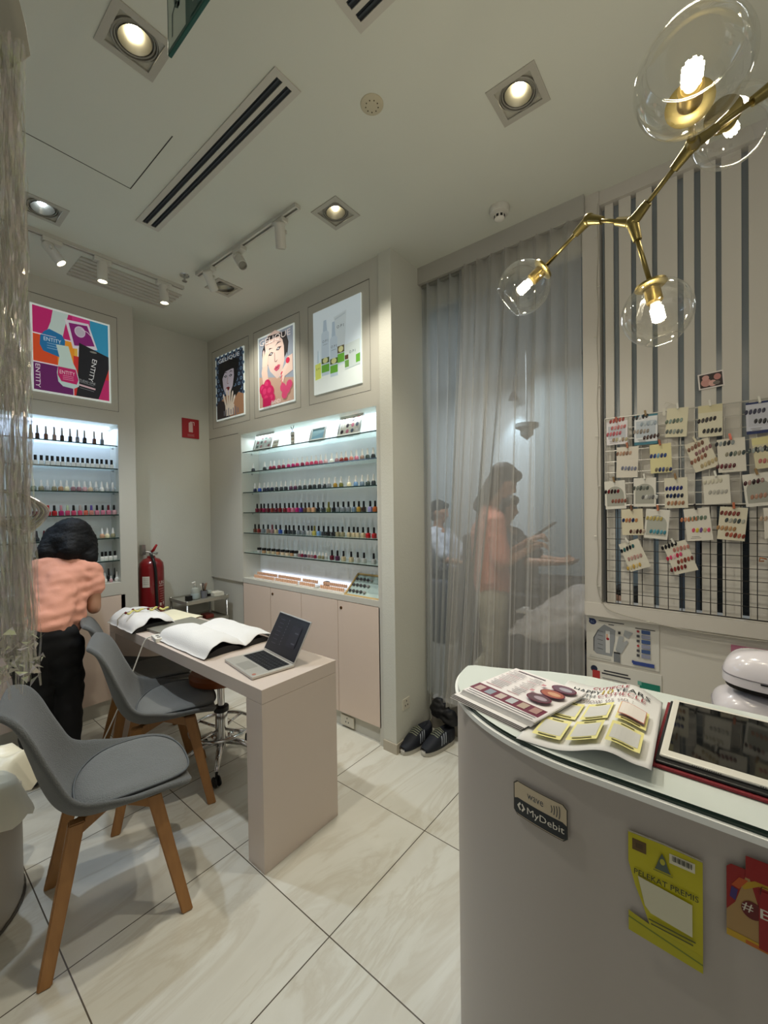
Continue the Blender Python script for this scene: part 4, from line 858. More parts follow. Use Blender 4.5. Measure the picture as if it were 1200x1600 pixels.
def ellip(bm, c, r, rot=None, seg=20):
    R = (rot or Matrix.Identity(3)).to_4x4(); R.translation = Vector(c)
    q = bmesh.ops.create_uvsphere(bm, u_segments=seg, v_segments=seg // 2 + 2, radius=1)
    for v in q['verts']: v.co = R @ Vector((v.co.x * r[0], v.co.y * r[1], v.co.z * r[2]))
def blob(name, segs, voxel, m, parent, iters=6, wrinkle=0, wscale=9, seed=0):
    bm = bmesh.new()
    for s in segs:
        if s[0] != 'e': capsule(bm, *s)
        else: ellip(bm, *s[1:])
    o = mk(name, bm, m, parent, smooth=True); r = o.modifiers.new('r', 'REMESH'); r.mode = 'VOXEL'; r.voxel_size = voxel; r.use_smooth_shade = True
    q = o.modifiers.new('s', 'SMOOTH'); q.factor = .6; q.iterations = iters; applied(o)
    if wrinkle:
        me = o.data
        for v in me.vertices:
            p = v.co; n = noise.noise(Vector((p.x * wscale, p.y * wscale, p.z * wscale * 2.2)) + Vector((seed, 0, 0))) + .5 * noise.noise(p * wscale * 2.5)
            v.co = p + v.normal * n * wrinkle
    for p in o.data.polygons: p.use_smooth = True
    return o
def hand(wr, dirn, palm_n, s=1.0, curl=.5):
    """palm plus four unequal bent fingers and a side thumb, as tapered segments"""
    wr, d, n = Vector(wr), Vector(dirn).normalized(), Vector(palm_n).normalized(); n = (n - d * n.dot(d)).normalized(); sd = d.cross(n); out = []
    pe = wr + d * .08 * s
    for k in (-1.2, -.4, .4, 1.2): out.append((wr + sd * .014 * k * s, .014 * s, pe + sd * .018 * k * s, .011 * s))
    for k, L in ((-1.5, .058), (-.5, .072), (.5, .078), (1.5, .068)):
        p = pe + sd * .0185 * k * s; c1 = curl * .6; a = d * cos(c1) - n * sin(c1); q = p + a * L * .5 * s; c2 = curl * 1.5; a2 = d * cos(c2) - n * sin(c2); q2 = q + a2 * L * .5 * s
        out += [(p, .0092 * s, q, .0085 * s), (q, .0085 * s, q2, .007 * s)]
    tp = wr + d * .025 * s + sd * .026 * s; tq = tp + (d * .7 + sd * .6 - n * .3).normalized() * .035 * s; out += [(tp, .012 * s, tq, .010 * s), (tq, .010 * s, tq + (d * .9 - n * .4).normalized() * .028 * s, .008 * s)]
    return out
V = Vector
def person(label, J, shirt, trousers, hair_col, skin='a67a5e', hair='bob', facing=(0, 1, 0), sleeve=.75, voxel=.011, body_w=1, shoes='1a1a1c', hands=None, wr=.008, trm=None, hair_segs=None):
    T = thing('person', label, 'person', (0, 0, 0)); f = V(facing).normalized(); g = {k: V(v) for k, v in J.items()}
    hd, nk, ch, pv = g['head'], g['neck'], g['chest'], g['pelvis']; up = (hd - nk).normalized(); side = f.cross(up).normalized(); f2 = up.cross(side).normalized()
    R = Matrix((side, f2, up)).transposed(); sk = mat(skin, .55)
    segs = [('e', hd + up * .015, (.073, .09, .105), R), (hd - up * .05 + f2 * .035, .045, hd - up * .075 + f2 * .055, .03), (nk - up * .03, .055, hd - up * .05, .05), (ch, .10 * body_w, nk - up * .02, .06), (pv, .11 * body_w, ch, .105 * body_w),
            (hd + f2 * .088 - up * .0, .013, hd + f2 * .104 - up * .028, .014), (hd + f2 * .09 - up * .05, .012, hd + f2 * .084 - up * .05, .016)]
    for s in (-1, 1): segs.append(('e', hd + side * s * .075 - up * .005, (.012, .02, .03), R)); segs.append(('e', hd + side * s * .03 + f2 * .078 + up * .012, (.015, .012, .009), R))
    for s in 'LR':
        sh, el, wrp = g['sh' + s], g['el' + s], g['wr' + s]; segs += [(ch + (nk - ch) * .6, .07, sh, .052), (sh, .05, el, .037), (el, .037, wrp, .024)]
        hp, kn, an = g['hip' + s], g['kn' + s], g['an' + s]; segs += [(pv, .1, hp, .09), (hp, .088, kn, .055), (kn, .055, an, .034), (an, .035, an + V(g.get('toe', f)) * .13 + V((0, 0, -.04)), .028)]
        if hands: segs += hand(wrp, hands[s][0], hands[s][1], 1, hands[s][2])
        else: segs += hand(wrp, wrp - el, f2, 1, .5)
    blob('body', segs, voxel * (.62 if hands else .9), sk, T, 3)
    ss = [(pv + (ch - pv) * .1, .132 * body_w, ch, .128 * body_w), (ch, .13 * body_w, nk - up * .055, .07)]
    for s in 'LR':
        sd_ = (g['sh' + s] - ch); sd_ = (g['sh' + s] - nk); ss += [(nk - up * .05, .07, g['sh' + s], .066), (g['sh' + s] + (ch - nk) * .08, .062, g['sh' + s] + (g['el' + s] - g['sh' + s]) * sleeve, .07)]
        ss += [(g['hip' + s] + (ch - pv) * .45, .088, ch + (g['sh' + s] - ch) * .42, .092)]
    blob('t_shirt', ss, voxel, mat(shirt, .85, bump=.25, bscale=220), T, 7, wr, 11)
    tt = []
    for s in 'LR': tt += [(pv, .118 * body_w, g['hip' + s], .11), (g['hip' + s], .108, g['kn' + s], .078), (g['kn' + s], .078, g['an' + s] + V((0, 0, .03)), .062)]
    blob('trousers', tt, voxel, trm or mat(trousers, .85), T, 6, wr, 8, 3)
    for s in 'LR':
        a = g['an' + s]; t_ = V(g.get('toe', f)).normalized(); blob('shoe', [(a + V((0, 0, -.035)) - t_ * .03, .042, a + V((0, 0, -.042)) + t_ * .13, .038)], .01, mat(shoes, .6), T, 3)
    if hair_segs: hs = hair_segs(hd, up, f2, side, R)
    else: hs = []
    e = lambda *a: ('e',) + a
    if hair == 'bob': hs += [e(hd - up * .045 - f2 * .02, (.128, .11, .10), R), e(hd + up * .035 - f2 * .02, (.115, .12, .11), R)] + [(hd + side * s * .085 + up * .02 - f2 * .02, .055, hd + side * s * .11 - up * .12 - f2 * .02, .05) for s in (-1, -.5, 0, .5, 1)] + [(hd - f2 * .06, .07, hd - f2 * .07 - up * .12, .06)]
    if hair == 'cap': hs += [e(hd + up * .045 - f2 * .022, (.088, .1, .085), R), (hd - f2 * .04 + up * .02, .075, hd - f2 * .055 - up * .05, .055), e(hd + up * .075 + f2 * .055, (.065, .04, .035), R)]
    if hair == 'long': hs += [e(hd + up * .045 - f2 * .022, (.09, .102, .088), R), (hd - f2 * .04 + up * .02, .078, hd - f2 * .08 - up * .24, .055), e(hd + up * .07 + f2 * .065, (.065, .04, .045), R)] + [(hd + side * s * .07 - f2 * .01, .04, hd + side * s * .075 - up * .16 - f2 * .03, .035) for s in (-1, 1)]
    blob('hair', hs, .009, mat(hair_col, .6, spec=.25, bump=.3, bscale=120), T, 14, .004, 40)
    return T
# woman bending at the left display, seen from behind
P = lambda x, y, Y: ony(x, y, Y)
J = dict(head=P(110, 846, 3.2), neck=P(104, 877, 3.12), chest=P(92, 915, 3.05), pelvis=P(72, 985, 2.9), shL=P(58, 890, 3.1), shR=P(143, 893, 3.06), elL=P(40, 930, 3.2), elR=P(147, 950, 3.0), wrL=P(70, 925, 3.29), wrR=P(130, 908, 3.29),
         hipL=P(48, 1012, 2.9), hipR=P(95, 1008, 2.9), knL=(.56, 2.97, .44), knR=(.72, 2.99, .44), anL=(.53, 2.9, .08), anR=(.69, 2.93, .08), toe=(0, 1, 0))
person('person in salmon pink T-shirt and black trousers bending toward the left display', J, 'dd9c84', '111113', '0a0a0b', facing=(.1, 1, -.45), sleeve=.42, body_w=.96, wr=.013)
# woman standing behind the sheer curtain, looking down at a phone
Q = lambda x, y, X=2.85: onx(x, y, X); PF = .2
J = dict(head=Q(787, 752), neck=Q(768, 790), chest=Q(762, 835), pelvis=Q(770, 925), shL=Q(758, 812, 2.98), shR=Q(776, 815, 2.70), elL=Q(775, 880, 3.02), elR=Q(783, 884, 2.66), wrL=Q(826, 845, 2.9), wrR=Q(828, 858, 2.76),
         hipL=Q(770, 945, 2.94), hipR=Q(770, 945, 2.76), knL=Q(778, 1025, 2.95), knR=Q(772, 1025, 2.76), anL=(2.93, 1.30, PF + .08), anR=(2.75, 1.34, PF + .08), toe=(0, -1, 0))
camo = mat('a8a28c', .85, mottle=.45, mscale=14)
hs = {'L': ((-.02, -.9, .45), (-.5, .3, .8), 1.0), 'R': ((.05, -.9, .45), (.4, .3, .8), 1.0)}
person('person in pink T-shirt and patterned trousers standing behind the curtain with a phone', J, 'e0957e', 'a8a28c', '17140f', facing=(0, -1, -.25), hair='long', trm=camo, hands=hs, sleeve=.8, shoes='3a3632')
ph = Q(853, 826, 2.83); T = thing('phone', 'dark phone held up by the person behind the curtain', 'phone', ph); T.rotation_euler = (radians(-35), 0, 0)
mk('phone_body', bx(-.036, .036, -.075, .075, -.004, .004, .003), M_DARK, T)
wb = Q(826, 851, 2.76); T = thing('wristband', 'thin pale band on the wrist of the person with the phone', 'bracelet', wb); mk('band', tb([(.032 * cos(a), 0, .032 * sin(a)) for a in [k * pi / 10 for k in range(20)]], .004, 6, closed=True), mat('c8c4b4', .5), T, rot=(.4, 0, 0))
# technician bent low in a pale shirt
Y0 = .78
J = dict(head=(2.86, .42, .88), neck=(2.84, .54, .9), chest=(2.8, .66, .82), pelvis=(2.72, .98, .56), shL=(2.98, .6, .84), shR=(2.66, .6, .84), elL=(3.04, .5, .66), elR=(2.62, .46, .66), wrL=(2.98, .36, .62), wrR=(2.72, .34, .62),
         hipL=(2.84, .96, .55), hipR=(2.62, .98, .55), knL=(2.96, .62, .56), knR=(2.6, .64, .56), anL=(2.96, .6, PF + .08), anR=(2.6, .66, PF + .08), toe=(0, -1, 0))
person('person in pale grey shirt bent low on a stool behind the curtain', J, 'c4bfbc', '3a3a40', '17140f', facing=(.1, -1, -.4), sleeve=.8, hair='cap', body_w=1.25, wr=.014, voxel=.014)
T = thing('low_stool', 'low dark stool under the bent person behind the curtain', 'stool', (2.74, .98, PF)); mk('seat', lathe([(0, .2), (.15, .2), (.16, .22), (.15, .245), (0, .25)], 24), M_DARK, T, smooth=40); mk('pedestal', lathe([(.14, 0), (.14, .02), (.03, .04), (.03, .2)], 20), M_STEEL, T, smooth=40)
# customer in black reclining in a black armchair
J = dict(head=(3.42, 1.42, 1.46), neck=(3.42, 1.44, 1.3), chest=(3.42, 1.38, 1.12), pelvis=(3.42, 1.28, .82), shL=(3.58, 1.4, 1.22), shR=(3.24, 1.4, 1.22), elL=(3.62, 1.2, 1.02), elR=(3.18, 1.16, 1.04), wrL=(3.5, .98, 1.03), wrR=(3.2, .93, 1.05),
         hipL=(3.5, 1.22, .8), hipR=(3.32, 1.22, .8), knL=(3.52, .8, .84), knR=(3.3, .8, .84), anL=(3.5, .72, PF + .2), anR=(3.3, .72, PF + .2), toe=(0, -1, 0))
person('person in black reclining in the dark armchair behind the standing one', J, '1c1c1f', '1a1a1d', '100e0c', facing=(0, -1, -.1), sleeve=.8, hair='long', wr=.01, voxel=.014)
T = thing('pedicure_armchair', 'black padded armchair in the room behind the sheer curtain', 'armchair', (3.42, 1.3, PF))
mk('seat', bx(-.3, .3, -.32, .28, .22, .45, .04), mat('1b1b1e', .4), T, smooth=40); mk('backrest', bx(-.3, .3, .26, .4, .2, 1.05, .05), mat('1b1b1e', .4), T, smooth=40)
for s in (-1, 1): mk('armrest', bx(s * .36 - .06, s * .36 + .06, -.3, .36, .0, .62, .03), mat('1b1b1e', .4), T, smooth=40)
mk('base', bx(-.3, .3, -.3, .4, 0, .22), M_DARK, T)
T = thing('side_tray', 'small white tray table with dark bowl in front of the armchair', 'table', (2.98, 1.02, PF)); mk('tray_top', bx(-.13, .13, -.1, .1, .52, .54, .005), M_WHITE, T); mk('stem', tb([(0, 0, 0), (0, 0, .52)], .02, 12), M_STEEL, T); mk('foot', lathe([(.12, 0), (.12, .015), (.02, .02)], 20), M_STEEL, T)
T = thing('bowl', 'small dark bowl on the white tray table', 'bowl', (2.97, 1.03, PF + .541)); mk('bowl_body', lathe([(0, 0), (.03, 0), (.045, .03), (.042, .03), (.028, .004), (0, .004)], 18), M_DARK, T, smooth=40)
J = dict(head=(3.75, 2.28, 1.42), neck=(3.75, 2.3, 1.27), chest=(3.75, 2.26, 1.08), pelvis=(3.75, 2.2, .78), shL=(3.92, 2.28, 1.18), shR=(3.58, 2.28, 1.18), elL=(3.95, 2.1, .95), elR=(3.55, 2.1, .95), wrL=(3.85, 1.9, .92), wrR=(3.62, 1.9, .92),
         hipL=(3.84, 2.16, .76), hipR=(3.66, 2.16, .76), knL=(3.86, 1.76, .8), knR=(3.64, 1.76, .8), anL=(3.86, 1.7, PF + .08), anR=(3.64, 1.7, PF + .08), toe=(0, -1, 0))
person('person in light grey top seated at the far left behind the curtain', J, 'b9bcc4', '34363c', '17140f', facing=(0, -1, -.2), sleeve=.8, hair='cap', wr=.01, voxel=.014)
T = thing('pedicure_armchair', 'grey armchair under the person at the far left behind the curtain', 'armchair', (3.75, 2.24, PF))
mk('seat', bx(-.3, .3, -.3, .28, .0, .42, .04), mat('4a4c52', .5), T, smooth=40); mk('backrest', bx(-.3, .3, .2, .36, .2, .95, .05), mat('4a4c52', .5), T, smooth=40)
for s in (-1, 1): mk('armrest', bx(s * .36 - .06, s * .36 + .06, -.3, .3, .0, .58, .03), mat('4a4c52', .5), T, smooth=40)

# ================================================= treatment room behind the curtain
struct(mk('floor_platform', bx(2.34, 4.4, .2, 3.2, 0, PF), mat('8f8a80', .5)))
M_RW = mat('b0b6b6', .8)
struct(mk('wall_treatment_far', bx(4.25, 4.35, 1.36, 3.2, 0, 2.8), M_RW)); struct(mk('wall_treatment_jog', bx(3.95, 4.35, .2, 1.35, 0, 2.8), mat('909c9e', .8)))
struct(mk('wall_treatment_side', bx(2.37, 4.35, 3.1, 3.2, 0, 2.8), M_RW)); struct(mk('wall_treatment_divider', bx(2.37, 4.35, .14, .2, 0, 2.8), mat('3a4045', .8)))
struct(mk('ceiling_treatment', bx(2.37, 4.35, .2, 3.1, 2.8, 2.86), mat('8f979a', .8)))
struct(mk('wall_behind_pier', bx(2.33, 2.36, 1.5, 3.2, 0, CEIL), M_WALL)); struct(mk('trim_2', bx(2.33, 2.37, .5, 1.5, 2.78, CEIL), M_WALL))
T = thing('wall_lamp', 'small cone lamp throwing a cool glow on the treatment room wall', 'lamp', (4.12, 1.62, 2.55)); mk('shade', lathe([(.02, .08), (.05, 0), (.047, 0), (.018, .078)], 20, cap=False), M_DARK, T, smooth=40); mk('stem', tb([(0, 0, .07), (0, 0, .2)], .006, 8), M_DARK, T)
mk('bulb', lathe([(0, .01), (.02, .02), (.02, .04), (0, .05)], 14), mat('d8ecff', .4, emis=10), T)
lamp('wall_lamp_beam', 'SPOT', (4.12, 1.62, 2.55), 16, (.65, .85, 1), to=(4.2, 1.62, 1.6), spot_size=radians(70), spot_blend=.6, shadow_soft_size=.03)
T = thing('camera_bracket', 'white bracket device hanging from a thin rod behind the curtain', 'bracket', tuple(onx(823, 668, 3.3)))
mk('rod', tb([(0, 0, .02), (0, 0, 2.8 - T.location.z)], .006, 8), mat('8c979a', .5), T); mk('head', lathe([(.0, -.1), (.05, -.06), (.05, -.02), (.09, 0), (.09, .03), (0, .03)], 20), mat('7c878a', .5), T, smooth=40)

# curtain: gathered sheer in two overlapping panels
struct(mk('trim_pelmet', bx(2.235, 2.33, .515, 1.504, 2.905, CEIL), mat('a9a79f', .6)))
M_SHEER = sheer('c6c9c8', .36, .95, 'sheer_voile'); M_SHEER2 = sheer('d2cfc8', .37, .95, 'sheer_voile_near')
T = thing('sheer_curtain', 'gathered white sheer curtain hanging from the ceiling pelmet behind the reception', 'curtain', (2.27, 1.0, 0))
def panel(yt0, yt1, yb0, yb1, xo, nf, ph, zb, amp=.024):
    def f(u, v):
        z = 2.9 - v * (2.9 - zb); yt = yt0 + (yt1 - yt0) * u; yb = yb0 + (yb1 - yb0) * u; sg = v ** 1.3; y = yt + (yb - yt) * sg
        w = u * nf * 2 * pi + ph + 1.3 * noise.noise(Vector((u * 4, v * .8, ph))); a = amp * (.55 + .6 * noise.noise(Vector((u * 9, v * 1.5, ph + 3))) + .5)
        x = xo + a * sin(w) + .012 * sin(w * 2.3 + v * 2) * v
        y += .35 * a * cos(w)
        return Vector((x, y - 1.0, z))
    return f
b = bmesh.new(); grid(b, panel(1.488, .90, 1.49, 1.20, 0, 8, 0, .27), 220, 40); mk('curtain_panel', b, M_SHEER, T, smooth=True)
b = bmesh.new(); grid(b, panel(1.20, .535, 1.36, .535, -.035, 8, 2, .24, .018), 260, 40); mk('curtain_panel', b, M_SHEER2, T, smooth=True)
b = bmesh.new(); box(b, -.01, .01, -.48, .49, 2.888, 2.904); mk('curtain_rail', b, M_STEEL, T)

# ================================================= slatted glass partition
PY0, PY1 = -1.6, .52; GZ0, GZ1 = 1.0, 2.93
struct(mk('wall_low_right', bx(XS + .02, XS + .1, PY0, .53, 0, .925), mat('cfcbc2', .6)))
struct(mk('trim_sill', bx(XS - .015, XS + .1, PY0, .53, .925, .99), mat('cbc6bd', .5)))
struct(mk('trim_post', bx(XS - .01, XS + .09, .453, .53, .99, CEIL), mat('c2beb6', .5)))
struct(mk('trim_head', bx(XS, XS + .08, PY0, .453, 2.945, CEIL), mat('c2beb6', .5)))
gl = bpy.data.materials.new('frosted_pane'); gl.use_nodes = True; n = gl.node_tree; bb = n.nodes['Principled BSDF']
bb.inputs['Base Color'].default_value = lin('98a2a9'); bb.inputs['Roughness'].default_value = .25
g = n.nodes.new('ShaderNodeNewGeometry'); s_ = n.nodes.new('ShaderNodeSeparateXYZ'); mr = n.nodes.new('ShaderNodeMapRange'); n.links.new(g.outputs['Position'], s_.inputs[0]); n.links.new(s_.outputs[2], mr.inputs['Value'])
mr.inputs['From Min'].default_value = 1.4; mr.inputs['From Max'].default_value = 1.5; mr.inputs['To Min'].default_value = .03; mr.inputs['To Max'].default_value = .82; n.links.new(mr.outputs[0], bb.inputs['Alpha'])
struct(mk('window_1', bx(XS + .055, XS + .061, PY0, .45, .99, 2.945), gl))
gaps = [(940, 945), (958.4, 967), (986, 994), (1019, 1027.2), (1059, 1068.4), (1085.4, 1095.5), (1119.3, 1128.2), (1159.7, 1171)]
gy = [(onx(a, 620, XS).y, onx(b_, 620, XS).y) for a, b_ in gaps]; edges = []
for i in range(len(gy) - 1): edges.append((gy[i + 1][0], gy[i][1]))
e = gy[-1][1]
for wdt in (.13, .09, .16, .12, .14, .1, .13, .12, .12): edges.append((e - wdt, e)); e -= wdt + .028
for (a, b_) in edges:
    struct(mk('trim_board', bx(XS + .022, XS + .04, a, b_, .99, 2.945, .001), mat('cdc9c0', .55)))
# corridor beyond
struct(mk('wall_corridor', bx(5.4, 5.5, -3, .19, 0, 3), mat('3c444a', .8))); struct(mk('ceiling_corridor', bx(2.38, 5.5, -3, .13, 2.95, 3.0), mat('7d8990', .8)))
def shopitem(label, p, w, h, col, nm='storage_crate', cat='box'):
    T = thing(nm, label, cat, p); mk('body', bx(-w / 2, w / 2, -w / 2, w / 2, 0, h, .01), mat(col, .6), T); mk('lid', bx(-w / 2 - .008, w / 2 + .008, -w / 2 - .008, w / 2 + .008, h, h + .03, .006), mat(col, .5), T)
    if p[2] == 0: pass
shopitem('tall black cabinet in the corridor behind the slatted partition', (3.35, -.16, 0), .5, 1.45, '101012', 'tall_cabinet', 'cabinet')
shopitem('white display plinth seen between the rightmost slats', (2.85, -.33, 0), .2, 1.18, 'd8d8d4', 'display_plinth', 'plinth')

# wire grids with sample cards
GX = XS - .012
def wiregrid(label, y0, y1, z0, z1, m, group=None):
    T = thing('wire_grid', label, 'wire grid', (GX, y0, z0)); b = bmesh.new(); ny = int(round((y0 - y1) / .05)); nz = int(round((z1 - z0) / .05)); r = .0016
    for i in range(ny + 1): tube(b, [(0, -i * .05, 0), (0, -i * .05, z1 - z0)], r if i else .003, 6)
    for k in range(nz + 1): tube(b, [(-.003, 0, k * (z1 - z0) / nz), (-.003, -ny * .05, k * (z1 - z0) / nz)], r if 0 < k < nz else .003, 6)
    mk('wire_mesh', b, m, T)
wiregrid('white wire grid of sample cards on upper half of the partition', .432, -.57, 1.474, 1.893, mat('b9b6ae', .4, .3))
wiregrid('black wire grid hanging on the lower half of the slatted partition', .43, -.57, 1.0, 1.468, mat('1c1815', .4, .4))
nail = meshof('press_nail', lambda: lathe([(0, -.0002), (.0056, .0003), (.0044, .0018), (0, .0026)], 10))
CX = GX - .008
def kz(x, y): return onx(920 + x / 4.286, 600 + y / 4.286, CX)
def card(label, TL, TR, BL, bg, nails, strip=None, arch=None, clip='dcd9d0', lines=0, head=None, panel_=None):
    a, b_, c_ = kz(*TL), kz(*TR), kz(*BL); u = (b_ - a); w = u.length; v = (c_ - a); h = v.length; v.normalize(); u = (u - v * u.dot(v)).normalized(); zv = -v
    T = thing('nail_sample_card', label, 'card', a + v * h, 0, 'press-on nail cards clipped to the wire grids')
    b = bmesh.new(); n = u.cross(zv)
    M4 = Matrix((( u.x, zv.x, n.x, 0), (u.y, zv.y, n.y, 0), (u.z, zv.z, n.z, 0), (0, 0, 0, 1))); box(b, 0, w, 0, h, -.0012, .0, mt=M4); mk('card_body', b, mat(bg, .6), T)
    c = Canvas(n * .0002, u, zv)
    if strip: c.rect(w / 2, h * .97, w, h * .06, strip); c.rect(w / 2, h * .05, w, h * .1, strip)
    if panel_: c.rect(w * .5, h * .52, w * .84, h * .56, panel_)
    if arch: c.poly([(w * .08, h * .1), (w * .92, h * .1), (w * .92, h * .5)] + [(w * (.5 + .42 * cos(t)), h * (.5 + .3 * sin(t))) for t in [pi * k / 12 for k in range(1, 12)]] + [(w * .08, h * .5)], arch)
    if head: c.rect(w / 2, h * .88, w, h * .22, head)
    for k in range(lines): c.rect(w * .35, h * (.08 + .045 * k) , w * (.4 - .1 * (k % 2)), h * .012, '55534e')
    if c.k: c.build('printed_area', T, .6)
    else: c.bm.free()
    for (x, y, cols, ang) in nails:
        p = kz(x, y) - (a + v * h); lx, ly = p.dot(u), p.dot(zv); cn = 5
        for i in range(cn):
            o = part('press_on_nail', nail, mat(cols[i % len(cols)], .25), T); q = u * (lx + (i - 2) * .0132) + zv * (ly + (i - 2) * .0132 * ang) + n * .0006
            sc = (1.0, 2.1 - .15 * abs(i - 2), 1.0); MM = M4.copy() @ Matrix.Rotation(radians(-14), 4, 'Z') @ Matrix.Diagonal((*sc, 1)); MM.translation = q; o.matrix_local = MM
    if clip:
        k = mk('clip', bx(-.004, .004, -.006, .02, -.004, .009, .001), mat(clip, .5), T); MM = M4 @ Matrix.Rotation(.15, 4, 'Z'); MM.translation = u * w * .5 + zv * (h + .0) + n * .001; k.matrix_local = MM
    return T
B_ = lambda *c: list(c)
